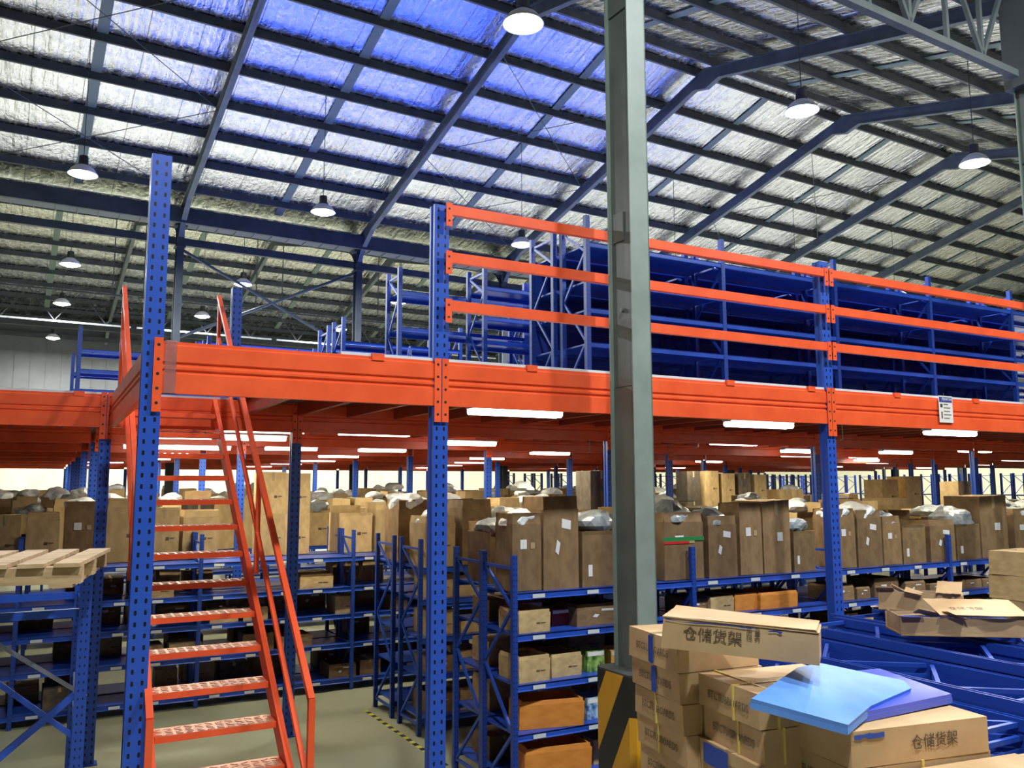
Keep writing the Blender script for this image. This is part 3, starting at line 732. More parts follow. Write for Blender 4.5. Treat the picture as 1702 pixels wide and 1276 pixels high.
def bag(x, y, z, s, i, label, group='plastic parcel bags', sz=1.0):
    o = bpy.data.objects.new('parcel_bag', BAGS[i]); C.objects.link(o); o.location = (x, y, z+.12*s*sz); o.scale = (s, s*.9, s*sz)
    o.rotation_euler.z = random.uniform(0, 6); tag(o, label, 'bag', group); return o
# --- front row, top shelf (left px, right px, top px, kind, variant, contents)
TOPZ = 1.91
row1 = [(851, 900, 853, 'open', 0, 'w', 'tall open carton with a white label, first left of the grey column row'),
        (903, 962, 826, 'open', 1, '', 'tallest narrow carton with a raised flap, second from the rack end'),
        (967, 1033, 868, 'flap', 0, 'g', 'carton with a flap folded down over its front, just left of the grey column'),
        (1104, 1170, 852, 'open', 0, 'g', 'carton wrapped with a green and red stripe, just right of the grey column'),
        (1178, 1226, 858, 'open', 1, 'g', 'bulging tall carton under a grey bag'),
        (1231, 1268, 836, 'open', 0, '', 'tall carton with film round its open top and a yellow sticker'),
        (1270, 1316, 832, 'closed', 0, '', 'tall plain carton with two crooked labels'),
        (1320, 1356, 872, 'flap', 0, 'g', 'dark carton half hidden left of the tall blue post'),
        (1392, 1424, 846, 'open', 0, 'w', 'taped carton immediately right of the tall blue post'),
        (1427, 1468, 848, 'open', 1, 'w', 'carton with two low labels, right of the tall blue post'),
        (1470, 1500, 858, 'open', 0, 'g', 'narrow carton with a grey bag behind the hanging flap'),
        (1502, 1541, 862, 'flap', 0, '', 'carton with a big flap hanging over its front'),
        (1548, 1590, 864, 'open', 1, '', 'wide dark carton under a taped box'),
        (1592, 1632, 862, 'flap', 0, 'g', 'carton with a loose slanting flap, third from the right end'),
        (1634, 1680, 824, 'closed', 0, '', 'tallest carton near the right end of the top shelf'),
        (1690, 1722, 845, 'open', 0, 'w', 'carton cut by the right edge on the top shelf'),
        (1730, 1765, 845, 'open', 1, 'w', 'carton out beyond the right edge')]
for i, (xa, xb, yt, kd, v, ct, lab) in enumerate(row1):
    Y = 6.93; pa = onY(xa, 940, Y); pb = onY(xb, 940, Y); d = min(.5, max(.34, (pb.x-pa.x)*1.05)); zt = onY((xa+xb)/2, yt, Y).z
    W = pb.x-pa.x; h = zt-TOPZ
    pc(PC[kd, v] if kd != 'closed' else PC['closed', 0], (pa.x+pb.x)/2, Y+d/2, TOPZ+.002, W*.98, d, h, lab, 'cartons on the front top shelf')
    if ct: bag((pa.x+pb.x)/2, Y+d/2, TOPZ+h*.84, min(W, d)*1.15, (0 if ct == 'w' else 1)+random.choice((0, 2)), ('%s plastic bag bulging out of the %s' % ('white' if ct == 'w' else 'grey', ' '.join(lab.split(',')[0].split()[:8]))))
    if 'green and red' in lab:
        t_ = MB().box(pa.x-.004, pb.x+.004, Y-.008, Y-.003, TOPZ+h*.58, TOPZ+h*.64).build('stripe_tape', m_green)
        tag(t_, 'green tape band round the striped carton', 'tape'); t_ = MB().box(pa.x-.004, pb.x-.2, Y-.008, Y-.003, TOPZ+h*.54, TOPZ+h*.58).build('stripe_tape', m_reds); tag(t_, 'red tape band round the striped carton', 'tape')
# back rack of the first row
x = 3.9; i = 0
while x < 16:
    W = random.uniform(.34, .5); h = random.uniform(.42, .74) if i else .58
    kd = random.choice(('open', 'flap', 'closed', 'open'))
    pc((PC[kd, random.randint(0, 1)] if random.random() < .5 else PCL[kd, 0]), x+W/2, 7.86, TOPZ+.002, W*.97, .5, h, 'carton behind the front ones on the top shelf, %s from the left' % nth(i), 'cartons on the back top shelf')
    if kd != 'closed' and random.random() < .6: bag(x+W/2, 7.86, TOPZ+h*.84, W*1.05, random.randint(0, 4), 'crumpled plastic bag in the %s carton of the back top shelf' % nth(i))
    x += W+.03; i += 1
RES = []
for q, (px, top, m_, Yq, zb) in enumerate(((1153, 783, 0, 15.3, 1.8), (1184, 783, 1, 15.3, 1.8), (1211, 787, 1, 15.3, 1.8), (1238, 786, 0, 15.3, 1.8), (1264, 789, 1, 15.3, 1.8), (1480, 797, 1, 10.42, TOPZ), (1518, 792, 1, 10.42, TOPZ),
                                 (1605, 800, 1, 10.42, TOPZ), (455, 785, 1, 12.76, 1.86), (496, 787, 1, 12.76, 1.86), (1000, 782, 0, 10.42, TOPZ))):
    p = onY(px, top, Yq); W = .46 if q > 4 and q < 8 else .4
    RES.append((p.x-W/2, p.x+W/2, Yq)); hh = (p.z-zb)/2
    for u_ in range(2):
        pc(PCD if m_ == 0 else PCL['closed', 0], p.x, Yq+.21, zb+.003+u_*hh, W*.97, .4, hh-.002, '%s carton of the %s tall pair reaching up to the deck beams' % (('lower', 'upper')[u_], nth(q)), 'high stacked cartons')
def fillrow(x0, x1, y, z, rowname, dep=.5, hmin=.42, hmax=.8, pb=.5, light=.7, skip=0, dark=.1, grp=None):
    x = x0; i = 0
    while x < x1:
        W = random.uniform(.34, .56); h = random.uniform(hmin, hmax)
        if random.random() >= skip and not any(x < b_+.02 and x+W > a_-.02 and abs(y-(Y_+.2)) < .4 for a_, b_, Y_ in RES):
            kd = random.choice(('open', 'flap', 'closed', 'open')); r = random.random()
            pr = PCD if r < dark else (PCL[kd, 0] if r < light else PC[kd, random.randint(0, 1)])
            if pr is PCD: kd = 'closed'
            pc(pr, x+W/2, y+random.uniform(-.02, .02), z+.002, W*.97, dep, h, '%s carton on %s, %s from the left' % ({'closed': 'closed', 'open': 'open-topped', 'flap': 'flap-sided'}[kd], rowname, nth(i)), grp or 'cartons on %s' % rowname, rz=random.uniform(-.03, .03))
            if kd != 'closed' and random.random() < pb:
                bag(x+W/2, y, z+h*.84, W*1.05, random.randint(0, 4), 'plastic bag sticking out of the %s carton on %s' % (nth(i), rowname))
        x += W+random.uniform(.03, .08); i += 1
fillrow(4.0, 14, 9.75, TOPZ, 'the second row near side', dark=.15)
fillrow(4.0, 14, 10.63, TOPZ, 'the second row far side')
fillrow(-4.2, 7.9, 12.98, 1.86, 'the third row top shelf', hmin=.62, hmax=.85, light=.9, pb=.4)
for r, (y, x0, n) in enumerate(FAR[:1]):
    fillrow(x0+.2, x0+n*RW if r < 3 else 14, y+.3, 1.8, 'the %s row under the deck' % nth(r+3), hmin=.5, hmax=.95, pb=.5, light=.75, skip=.1)
# the crowd of cartons further back, too many and too small to tell apart
mb = MB(); mbl = MB(); mbb = MB()
for r, (y, x0, n) in enumerate(FAR[1:], 1):
    x = x0+.2
    while x < x0+n*RW-.4:
        W = random.uniform(.34, .56); h = random.uniform(.5, .98); t_ = mb if random.random() < .35 else mbl
        if random.random() > .1: t_.obox((x+W/2, y+.3, 1.802+h/2), (W*.96, .5, h), Matrix.Rotation(random.uniform(-.05, .05), 3, 'Z'), jit=.015)
        if random.random() < .45:
            me_ = BAGS[random.randint(0, 4)]; n_ = len(mbb.v); A_ = random.uniform(0, 6); R_ = Matrix.Rotation(A_, 3, 'Z')
            mbb.v += [Vector((x+W/2, y+.3, 1.83+h))+R_ @ (v_.co*W*1.1) for v_ in me_.vertices]
            for p_ in me_.polygons: mbb.f.append(tuple(n_+i_ for i_ in p_.vertices)); mbb.m.append(0)
        x += W+random.uniform(.03, .1)
tag(mb.build('carton_crowd', m_card), 'brown cartons crowding the racks far back under the deck', 'cartons', kind='stuff')
tag(mbb.build('bag_crowd', m_bagw), 'white plastic parcels heaped on the cartons far back under the deck', 'bags', kind='stuff')
tag(mbl.build('carton_crowd', m_cardl), 'pale cartons crowding the racks far back under the deck', 'cartons', kind='stuff')
# stack of cartons on top of others
# --- goods on the shelves below
def onshelf(px0, px1, ytop, sh, Y, proto, label, dep=.4, rz=0, group='goods on the front rack'):
    a = onY(px0, 1100, Y); b = onY(px1, 1100, Y); t = onY((px0+px1)/2, ytop, Y)
    return pc(proto, (a.x+b.x)/2, Y+dep/2, sh+.002, (b.x-a.x), dep, max(.08, t.z-sh), label, group, rz)
def product(name, m, px0, px1, ytop, sh, Y, label, dep=.25):
    a = onY(px0, 1100, Y); b = onY(px1, 1100, Y); t = onY((px0+px1)/2, ytop, Y); W = b.x-a.x; h = max(.06, t.z-sh)
    e = empty(name, ((a.x+b.x)/2, Y+dep/2, sh+.002)); tag(e, label, 'product box', 'retail boxes')
    P(MB().obox((0, 0, h/2), (W, dep, h)), 'box_body', m, e); P(MB().box(-W/2+.01, W/2-.01, -dep/2-.002, -dep/2, h*.75, h*.95), 'printed_band', m_white, e)
S2, S3, S4, S5 = 1.54, 1.10, .67, .2
onshelf(863, 915, 1014, S2, 6.9, PCL['open', 0], 'open carton left on the second shelf of the front rack')
product('gift_box', m_red, 862, 903, 1000, S2, 7.3, 'dark red box behind the left carton on the second shelf')
product('gift_box', m_red, 918, 958, 1012, S2, 7.1, 'dark red patterned box in the middle of the second shelf')
onshelf(960, 1037, 1003, S2, 6.95, PC['open', 1], 'wide open carton with a square label on the second shelf')
product('gift_box', m_pur, 1003, 1037, 985, S2, 7.25, 'purple box behind the wide carton on the second shelf')
onshelf(863, 914, 1090, S3, 6.9, PCL['open', 0], 'torn open carton left on the third shelf')
onshelf(917, 967, 1086, S3, 6.95, PCL['open', 0], 'open carton second on the third shelf')
product('toy_box', m_grn, 976, 1005, 1081, S3, 6.98, 'small green printed box on the third shelf')
product('toy_box', m_org, 1016, 1040, 1080, S3, 6.95, 'small orange printed box on the third shelf')
onshelf(874, 970, 1163, S4, 6.9, PCO, 'orange open carton set askew on the fourth shelf', .34, -.2)
product('book_bundle', m_bagw, 915, 955, 1150, S4, 7.25, 'row of pale packets behind the orange carton on the fourth shelf')
product('toy_box', m_blu, 975, 1003, 1159, S4, 6.95, 'small blue printed box on the fourth shelf')
product('toy_box', m_pur, 1020, 1042, 1152, S4, 7.1, 'small purple box at the column side of the fourth shelf')
onshelf(880, 981, 1240, S5, 6.88, PCO, 'orange carton of red packets on the lowest shelf', .36, -.15)
product('packet_bundle', m_red, 925, 975, 1228, S5, 7.27, 'dark red packets behind the orange carton on the lowest shelf')
onshelf(985, 1020, 1228, S5, 7.1, PCL['closed', 0], 'plain carton beside the bollard on the lowest shelf')
onshelf(1268, 1330, 983, S2, 6.9, PCO, 'orange open carton on the second shelf behind the carton stack')
onshelf(1225, 1262, 985, S2, 6.95, PCO, 'narrow orange carton with a wavy top on the second shelf')
onshelf(1184, 1223, 990, S2, 6.95, PCL['open', 0], 'low brown carton left of the orange ones')
onshelf(1148, 1182, 993, S2, 7.0, PC['open', 0], 'low brown carton right of the grey column')
for q, (a, b, t) in enumerate(((1393, 1425, 972), (1430, 1452, 975), (1460, 1500, 960), (1512, 1545, 965), (1553, 1582, 968), (1584, 1612, 966), (1614, 1640, 962), (1642, 1662, 960))):
    onshelf(a, b, t, S2, 6.95, PC['open', q % 2], 'carton on the second shelf right of the tall blue post, %s along' % nth(q))
    if q % 3 == 0: 
        p = onY((a+b)/2, 960, 7.1); bag(p.x, 7.12, S2+.3, .24, 0, 'white plastic bag on the %s carton of the second shelf right of the post' % nth(q))
onshelf(1395, 1430, 1020, S3, 6.95, PC['closed', 0], 'pale labelled carton on the third shelf right of the tall post')
onshelf(1436, 1475, 1022, S3, 6.95, PCL['open', 0], 'open carton on the third shelf right of the tall post')
def fillshelf(x0, x1, y, z, nm, hmax=.3, skip=.35, dep=.42):
    x = x0; i = 0
    while x < x1:
        W = random.uniform(.28, .5); h = random.uniform(.16, hmax)
        if random.random() > skip:
            kd = random.choice(('open', 'closed')); r = random.random()
            pc(PCD if r < .12 else (PCL[kd, 0] if r < .6 else PC[kd, random.randint(0, 1)]), x+W/2, y, z+.002, W*.95, dep, h, 'carton on %s, %s from the left' % (nm, nth(i)), 'cartons on %s' % nm, rz=random.uniform(-.05, .05))
        x += W+.05; i += 1
for s, z in enumerate(LZ[:-1]):
    if s > 1: fillshelf(6.2, 15, 7.15, z, 'the front rack right of the column, shelf level %s' % ('one', 'two', 'three', 'four')[s], skip=.2 if s < 3 else 1.1)
    fillshelf(3.95, 5.6, 7.9, z, 'the back-to-back rack, shelf level %s' % ('one', 'two', 'three', 'four')[s], skip=.15)
    fillshelf(4.05, 7, 9.75, z, 'the second row near side, shelf level %s' % ('one', 'two', 'three', 'four')[s], skip=.1)
for s, z in enumerate(LZ3[:-1]):
    fillshelf(-4.2, 7.5, 12.3, z, 'the third row front, shelf level %s' % ('one', 'two', 'three', 'four')[s], skip=.75 if s < 2 else .8, hmax=.28)
    fillshelf(-4.2, 7.5, 12.98, z, 'the third row back, shelf level %s' % ('one', 'two', 'three', 'four')[s], skip=.25, hmax=.34)

# ------------------------------------------------------------------ floor tape, bollard
mb = MB(); a = onZ(607, 1180, 0); b = onZ(742, 1272, 0); a.z = b.z = 0; n = 26
for q in range(n):
    mb.cur = q % 2; p0 = a.lerp(b, q/n); p1 = a.lerp(b, (q+1)/n); mb.bar(p0+Vector((0, 0, .0015)), p1+Vector((0, 0, .0015)), .055, .003)
tag(mb.build('floor_tape', [m_ytape, m_black]), 'yellow and black hazard tape stuck along the aisle floor', 'tape')
e = empty('column_guard', B(4.46, 5.5, 0), RB); tag(e, 'yellow and black striped sheet guard round the foot of the grey column', 'guard')
GH = 1.42
def stripe_mat():
    m = mat('hazard_stripes', (.6, .3, .02), .4); N, L, b = nt(m)
    tc = N.new('ShaderNodeTexCoord'); s = N.new('ShaderNodeSeparateXYZ'); L.new(tc.outputs['Object'], s.inputs[0])
    x = N.new('ShaderNodeMath'); x.operation = 'ADD'; L.new(s.outputs['X'], x.inputs[0]); L.new(s.outputs['Y'], x.inputs[1])
    y = N.new('ShaderNodeMath'); y.operation = 'MULTIPLY'; L.new(x.outputs[0], y.inputs[0]); y.inputs[1].default_value = 1.9
    z = N.new('ShaderNodeMath'); z.operation = 'ADD'; L.new(y.outputs[0], z.inputs[0]); L.new(s.outputs['Z'], z.inputs[1])
    w_ = N.new('ShaderNodeMath'); w_.operation = 'ADD'; L.new(z.outputs[0], w_.inputs[0]); w_.inputs[1].default_value = 10.22
    md = N.new('ShaderNodeMath'); md.operation = 'MODULO'; L.new(w_.outputs[0], md.inputs[0]); md.inputs[1].default_value = .84
    lt = N.new('ShaderNodeMath'); lt.operation = 'LESS_THAN'; L.new(md.outputs[0], lt.inputs[0]); lt.inputs[1].default_value = .42
    mx = N.new('ShaderNodeMix'); mx.data_type = 'RGBA'; L.new(lt.outputs[0], mx.inputs[0])
    mx.inputs[6].default_value = (.012, .012, .012, 1); mx.inputs[7].default_value = (.62, .31, .015, 1)
    L.new(mx.outputs[2], b.inputs['Base Color']); return m
m_stripe = stripe_mat()
P(MB().ext([(-.24, -.2), (-.2, -.24), (.2, -.24), (.24, -.2), (.24, .2), (.2, .24), (-.2, .24), (-.24, .2)], (0, 0, 0), (0, 0, GH-.005), (1, 0, 0), (0, 1, 0)), 'guard_shell', m_stripe, e)
P(MB().ext([(-.24, -.2), (-.2, -.24), (.2, -.24), (.24, -.2), (.24, .2), (.2, .24), (-.2, .24), (-.24, .2)], (0, 0, GH-.005), (0, 0, GH+.01), (1, 0, 0), (0, 1, 0)), 'guard_top', m_dark, e)

# ------------------------------------------------------------------ left: blue frame with a pallet on top
FZ = 2.33
e = empty('storage_frame', (-.02, 6.1, 0)); tag(e, 'blue braced steel frame carrying the wooden pallet, lower left', 'frame')
fx = [(.20, 0), (.34, .95), (-.42, .35), (-.72, 0), (-1.3, 0), (-1.3, .95)]
fr = [(0.27, 0, 'r'), (0.27, .95, 'r'), (-.75, 0, 'l'), (-.75, .95, 'l')]
for x, y, _ in fr: P(MB().ext(postprof(.07, .06), (0, 0, 0), (0, 0, FZ), (1, 0, 0), (0, 1, 0)), 'frame_post', m_rpost, e, loc=(x, y, 0))
for z in (.75, 2.1):
    for y in (0, .95): P(MB().bar((-.72, y, z), (.24, y, z), .035, .05), 'cross_beam', m_blue, e)
    for x in (-.75, .27): P(MB().bar((x, .03, z), (x, .92, z), .03, .04), 'side_beam', m_blue, e)
m_brace = mat('bare_steel_brace', (.35, .42, .50), .3, .4)
P(MB().bar((-.60, 0, 2.08), (.24, 0, 1.35), .02, .03), 'brace', m_blue, e); P(MB().bar((-.72, .0, .8), (.24, 0, 1.6), .03, .04), 'brace', m_blue, e)
P(MB().bar((-.4, -.03, 2.1), (.33, .6, 1.45), .012, .025), 'brace', m_brace, e)
P(MB().bar((.27, .05, .8), (.27, .9, 1.55), .03, .05), 'brace', m_brace, e); P(MB().bar((.27, .05, .72), (.27, .9, .1), .03, .04), 'brace', m_blue, e)
P(MB().bar((-.72, 0, .78), (-.4, .0, 1.3), .04, .06), 'brace', m_brace, e); P(MB().bar((-.3, .95, .7), (-.72, .95, .1), .03, .04), 'brace', m_blue, e)
P(MB().bar((-.25, 0, .75), (.24, 0, .1), .03, .04), 'brace', m_blue, e)
# pallet
pa = onZ(136, 934, 2.47); pb_ = onZ(180, 910, 2.47); dirn = (pb_-pa); ang = math.atan2(dirn.y, dirn.x)-PI/2
pal = empty('wooden_pallet', (pa.x, pa.y, FZ+.003), ang); tag(pal, 'pale wooden pallet lying on top of the blue frame', 'pallet')
PL = 1.1
for yy in (.0, .5, 1.0):
    P(MB().box(-1.25, 0, yy-.0, yy+.1, .02, .112), 'stringer_board' , m_wood, pal)
for q in range(7):
    x = -.06-q*.185
    P(MB().obox((x, .55, .125), (.13, 1.16, .022), Matrix.Rotation(random.uniform(-.02, .02), 3, 'Z')), 'deck_slat', m_wood, pal)
for q in range(3): P(MB().box(-.16-q*.54, -.04-q*.54, 0, 1.1, 0, .02), 'bottom_slat', m_wood, pal)

# ------------------------------------------------------------------ foreground cartons
CA = math.radians(8.4)          # stack turned against the racking
e1 = Vector((math.sin(CA), math.cos(CA), 0)); e2 = Vector((math.cos(CA), -math.sin(CA), 0))
def lcarton(c0, L, D, h, label, group='long flat cartons stacked in front', rz=None, tilt=0, text=None, strap=(), torn=(), m=None, ttx=None, side=None, tsz=.085):
    """long carton; local x along its length, local -y its near long face; c0 = near left bottom corner"""
    e = empty('long_carton', c0, -CA if rz is None else rz); e.rotation_euler.y = tilt; tag(e, label, 'carton', group)
    mb = MB(); mb.obox((L/2, D/2, h/2), (L, D, h), jit=.006); P(mb, 'carton_body', m or m_cardf, e)
    P(MB().box(-.003, L+.003, D/2-.03, D/2+.03, h-.001, h+.0035), 'packing_tape', m_tape, e)
    if text: text_mesh('printed_text', text, tsz, m_ink2, e, (L*(ttx or .15), -.0075, h*.28), (PI/2, 0, 0))
    if side: text_mesh('printed_code', side, h*.36, m_inkf, e, (-.0075, D*.82, h*.3), (PI/2, 0, -PI/2), .8)
    for s in strap:
        P(MB().box(s, s+.014, -.009, D+.009, -.002, h+.008), 'strap', m_strap, e)
        P(MB().box(-.009, L+.009, D*.28+s*.5, D*.28+s*.5+.014, -.002, h+.009), 'strap', m_strap, e)
    for (x0, x1, z0, z1, fc) in torn:
        mb = MB()
        if fc == 'f':
            n = 6; pts = [(x0+(x1-x0)*i/n, -.009, z1+random.uniform(-.012, .0)) for i in range(n+1)]+[(x0+(x1-x0)*i/n, -.009, z0+random.uniform(-.004, .015)) for i in range(n, -1, -1)]
        elif fc == 's':
            n = 4; pts = [(-.009, x0+(x1-x0)*i/n, z1+random.uniform(-.012, 0)) for i in range(n+1)]+[(-.009, x0+(x1-x0)*i/n, z0+random.uniform(0, .012)) for i in range(n, -1, -1)]
        else:
            n = 6; pts = [(x0+(x1-x0)*i/n, z0+random.uniform(-.01, .01), h+.009) for i in range(n+1)]+[(x0+(x1-x0)*i/n, z1+random.uniform(-.01, .01), h+.009) for i in range(n, -1, -1)]
        mb.poly(pts, .001); P(mb, 'torn_opening', m_sheet2 if False else m_blue, e)
    return e
CH = .19
# stack C: right front; near-left top corner of the printed carton at px (1410,1215)
pC = onZ(1412, 1217, 1.62)
code = 'BTCTUBBOARDS'
for q in range(8):
    z = 1.62-CH*(q+1)
    if z < -.01: break
    off = random.uniform(-.02, .02) if q else 0
    c = pC + e2*off + e1*0; c.z = z
    lcarton(c, .95, .62, CH-.004, 'long carton in the front right stack, %s from the top%s' % (nth(q), ', printed with large characters' if q == 0 else ''), text='仓储货架' if q == 0 else None, ttx=.42, tsz=.082,
            torn=[(.02, .22, CH-.04, CH-.008, 'f')] if q == 0 else (), side=code if q else None, strap=(.45,) if q == 1 else ())
# two cartons in front of stack C at the lower right
pE = onZ(1500, 1250, 1.42)
for q in range(7):
    z = 1.40-CH*(q+1)
    if z < 0: break
    c = pC - e1*.64 + e2*(.10 if q else .12); c.z = z
    lcarton(c, 1.0, .62, CH-.004, 'pale flat carton at the lower right, %s from the top' % nth(q), torn=[(.55, .9, .3, .34, 't')] if q == 0 else ())
    c = c + e2*1.02
    lcarton(c, .8, .62, CH-.004, 'pale flat carton in the lower right corner, %s from the top' % nth(q))
# stack B behind-left of C
pB = onZ(1168, 1120, 1.74)
for q in range(9):
    z = 1.74-CH*(q+1)
    if z < -.01: break
    c = pB - e1*.55 + e2*(0 if q % 2 == 0 else .03); c.z = z
    lcarton(c, .62 if q > 1 else .78, .60, CH-.004, 'strapped carton in the middle stack, %s from the top' % nth(q), side=code, strap=(.12,) if q in (0, 1, 4) else (), torn=[(.3, .55, CH*.3, CH*.95, 's')] if q == 2 else ())
    c2 = c + e1*.62
    if q: lcarton(c2, 1.0, .6, CH-.004, 'carton at the back of the middle stack, %s from the top' % nth(q))
# stack A: leftmost, leaning towards the column
pA = onZ(1168, 1122, 1.79)
for q in range(9):
    z = 1.93-CH*(q+1)
    if z < -.01: break
    c = pB + e1*.08 + e2*(-.13+.018*q if q < 4 else -.06); c.z = z
    lcarton(c, .13 if False else .6, .62, CH-.004, 'carton at the back left of the pile by the column guard, %s from the top' % nth(q), side=code, strap=(.3,) if q in (2, 3) else (), torn=[(.28, .34, 0, CH*.95, 's')] if q in (0, 1) else ()) if q > 1 or True else None
# loose long carton on top
p1 = onZ(1100, 1074, 1.945); p2 = onZ(1362, 1106, 1.90)
d = p2-p1; L = d.length
lc = lcarton(p1, L, .34, .17, 'long torn carton lying askew on top of the pile, printed with large characters', rz=math.atan2(d.y, d.x), tilt=-math.asin(d.z/L), text='仓储货架', ttx=.14, tsz=.085, torn=[(.02, .55, .155, .168, 'f'), (.6, .68, .15, .166, 'f')])
text_mesh('printed_text', '质 量\n服 务', .035, m_inkf, lc, (L*.55, -.0078, .09), (PI/2, 0, 0))
P(MB().box(.0, L, -.006, .30, .172, .178).obox((L/2, .15, .19), (L*.96, .3, .004), Matrix.Rotation(.05, 3, 'X'), jit=.01), 'torn_lid', m_cardf, lc)
# light blue sheets on stack C
def sheet(corners, m, label, t=.025):
    e = empty('metal_shelf_panel', corners[0]); tag(e, label, 'panel', 'blue shelf panels'); o = Vector(corners[0])
    P(MB().poly([Vector(c)-o for c in corners], t), 'panel_face', m, e)
    n = len(corners); mb = MB()
    for i in range(n):
        a, b = Vector(corners[i])-o, Vector(corners[(i+1) % n])-o; mb.bar(a+Vector((0, 0, -.012)), b+Vector((0, 0, -.012)), .006, .03)
    P(mb, 'folded_lip', m, e)
zS = 1.68
q0, q1, q2 = onZ(1247, 1168, 1.77), onZ(1408, 1212, 1.655), onZ(1362, 1108, 1.80)
pn = (q1-q0).cross(q2-q0)
def onplane(x, y): d_ = ray(x, y); return O + d_*((q0-O).dot(pn)/d_.dot(pn))
sheet([onplane(*c_) for c_ in ((1247, 1168), (1408, 1212), (1445, 1180), (1513, 1150), (1500, 1137), (1362, 1108), (1325, 1115))], m_sheet, 'bright light-blue metal shelf panel lying on the cartons')
sheet([onZ(1432, 1192, zS-.03), onZ(1582, 1160, zS-.03), onZ(1462, 1117, zS-.03), onZ(1392, 1124, zS-.03)], m_sheet2, 'violet-blue metal shelf panel under the brighter one')

# ------------------------------------------------------------------ right: pile of flat blue upright frames
def uframe(L=2.6, Wd=.62, label=''):
    e = empty('upright_frame'); s = .055; h = .075
    for x in (0, Wd): P(MB().ext([(-s/2, 0), (s/2, 0), (s/2, h), (s/2-.012, h), (s/2-.012, .01), (-s/2+.012, .01), (-s/2+.012, h), (-s/2, h)], (x, 0, 0), (x, L, 0), (1, 0, 0), (0, 0, 1)), 'upright', m_blue, e)
    y = .15; k = 0
    P(MB().bar((.03, y, .04), (Wd-.03, y, .04), .03, .03), 'brace', m_blue, e)
    while y < L-.5:
        a, b = (.03, Wd-.03) if k % 2 else (Wd-.03, .03)
        P(MB().bar((a, y, .04), (b, y+.45, .04), .03, .03), 'brace', m_blue, e); y += .5; k += 1
    P(MB().bar((.03, L-.12, .04), (Wd-.03, L-.12, .04), .03, .03), 'brace', m_blue, e)
    return e
uf = uframe(); FC = 0
pF = onZ(1375, 1082, 1.58)
for col, (xo, nl, yo) in enumerate(((.0, 19, 0), (.72, 20, .12), (1.45, 21, .2), (2.2, 21, .35))):
    for q in range(nl):
        o = uf if FC == 0 else dup(uf); FC += 1
        o.location = (4.75+xo+random.uniform(-.012, .012), 3.1+yo+random.uniform(-.03, .03), .002+q*.0765)
        tag(o, 'flat blue upright frame in the %s pile from the left, %s from the floor' % (nth(col), nth(q)), 'rack frame', 'piled upright frames')
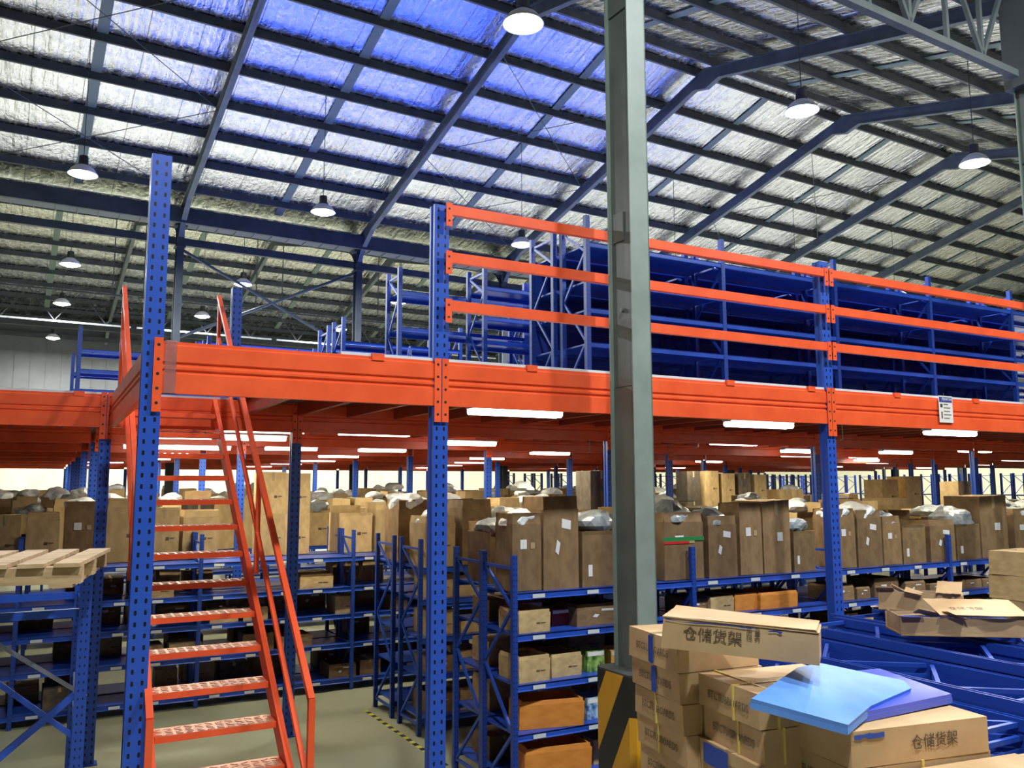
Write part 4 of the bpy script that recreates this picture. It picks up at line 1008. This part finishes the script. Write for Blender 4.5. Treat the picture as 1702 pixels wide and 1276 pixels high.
# torn wrapped bundle on the frames
tb = onZ(1450, 985, 1.75)
b1 = onZ(1470, 1045, 1.72); b2 = onZ(1640, 1062, 1.72)
def tornbox(c0, L, D, h, rz, label, text=None, lid=.5):
    e = empty('torn_carton', c0, rz); tag(e, label, 'carton', 'torn cartons on the blue frames')
    mb = MB(); t = .012
    mb.obox((L/2, t/2, h/2), (L, t, h), jit=.012); mb.obox((L/2, D-t/2, h/2), (L, t, h), jit=.012); mb.obox((t/2, D/2, h/2), (t, D, h), jit=.01); mb.obox((L-t/2, D/2, h/2), (t, D, h), jit=.01); mb.box(0, L, 0, D, 0, .01)
    P(mb, 'carton_body', m_cardf, e)
    P(MB().box(.03, L-.03, .03, D-.03, .012, h*.7), 'blue_contents', m_blue, e)
    n = 9; pts = [(L*(1-lid)+L*lid*i/n, -.03+random.uniform(-.02, .02), h+.02) for i in range(n+1)]+[(L*(1-lid)+L*lid*i/n, D*.85+random.uniform(-.03, .03), h+.10) for i in range(n, -1, -1)]
    ld = P(MB().poly(pts, .004), 'torn_flap', m_cardf, e)
    if text: text_mesh('printed_text', text, .07, m_inkf, ld, (L*(1-lid)+.12, D*.22, h+.048), (math.atan2(.08, D*.85), 0, 0))
    for q in range(3):
        R = Matrix.Rotation(random.uniform(-.5, .5), 3, 'Y') @ Matrix.Rotation(random.uniform(-.6, .2), 3, 'X')
        P(MB().obox((L*(.08+.17*q), D*.3*(q % 2)+.02, h+.015), (.16, .14, .004), R, jit=.01), 'torn_flap', m_cardf, e)
    return e
pt = onZ(1500, 1052, 1.66)
t0 = onZ(1500, 1056, 1.66); t1 = onZ(1712, 1060, 1.66); dd = t1-t0
tornbox(t0, dd.length, .42, .15, math.atan2(dd.y, dd.x), 'torn carton with its flap opened, printed characters faint, lying on the blue frames', '仓储货架', .7)
t0 = onZ(1462, 1012, 1.66); t1 = onZ(1600, 1022, 1.66); dd = t1-t0
tornbox(t0, dd.length, .34, .17, math.atan2(dd.y, dd.x)+.05, 'torn carton behind the opened one on the blue frames', None, .3)
# cartons stacked at the right edge
for q in range(9):
    pc(PCL['closed', 0], 8.98, 5.25, q*.245, .62, .45, .24, 'carton in the stack at the right edge, %s from the floor' % nth(q), 'cartons at the right edge', rz=.05*(-1)**q)
# water bottle on the upper rack
p = onY(682, 560, 11.7)
e = empty('water_bottle', (p.x, 11.72, DZ+.82)); tag(e, 'clear plastic water bottle standing on an upper blue shelf', 'bottle')
P(MB().lathe([(.001, 0), (.035, 0), (.036, .12), (.03, .17), (.013, .2), (.013, .22)], 14), 'bottle_body', m_glass, e, True)
P(MB().lathe([(.014, .215), (.014, .235), (.001, .236)], 12), 'cap', m_white, e, True)
# conduit hooks under the deck
for q, (px, py) in enumerate(((1400, 722), (980, 748), (1160, 738), (850, 752))):
    p = onZ(px, py-8, DZ-.25)
    mb = MB(); mb.tube((0, 0, .35), (0, 0, 0), .008, 6); mb.tube((0, 0, 0), (-.06, 0, -.02), .008, 6)
    o = mb.build('wire_hook', m_galv); o.location = (p.x, p.y, DZ-.38); tag(o, 'bent wire hook hanging under the deck, %s' % ('right of the tall blue post', 'left of the grey column', 'right of the grey column', 'near the middle')[q], 'hook', 'wire hooks')
# prototypes never placed would float at the origin: drop them
for pr in list(PC.values())+list(PCL.values())+[PCO, PCD]:
    if pr.name not in used:
        for ch in KIDS.get(pr.name, []): bpy.data.objects.remove(ch)
        bpy.data.objects.remove(pr)
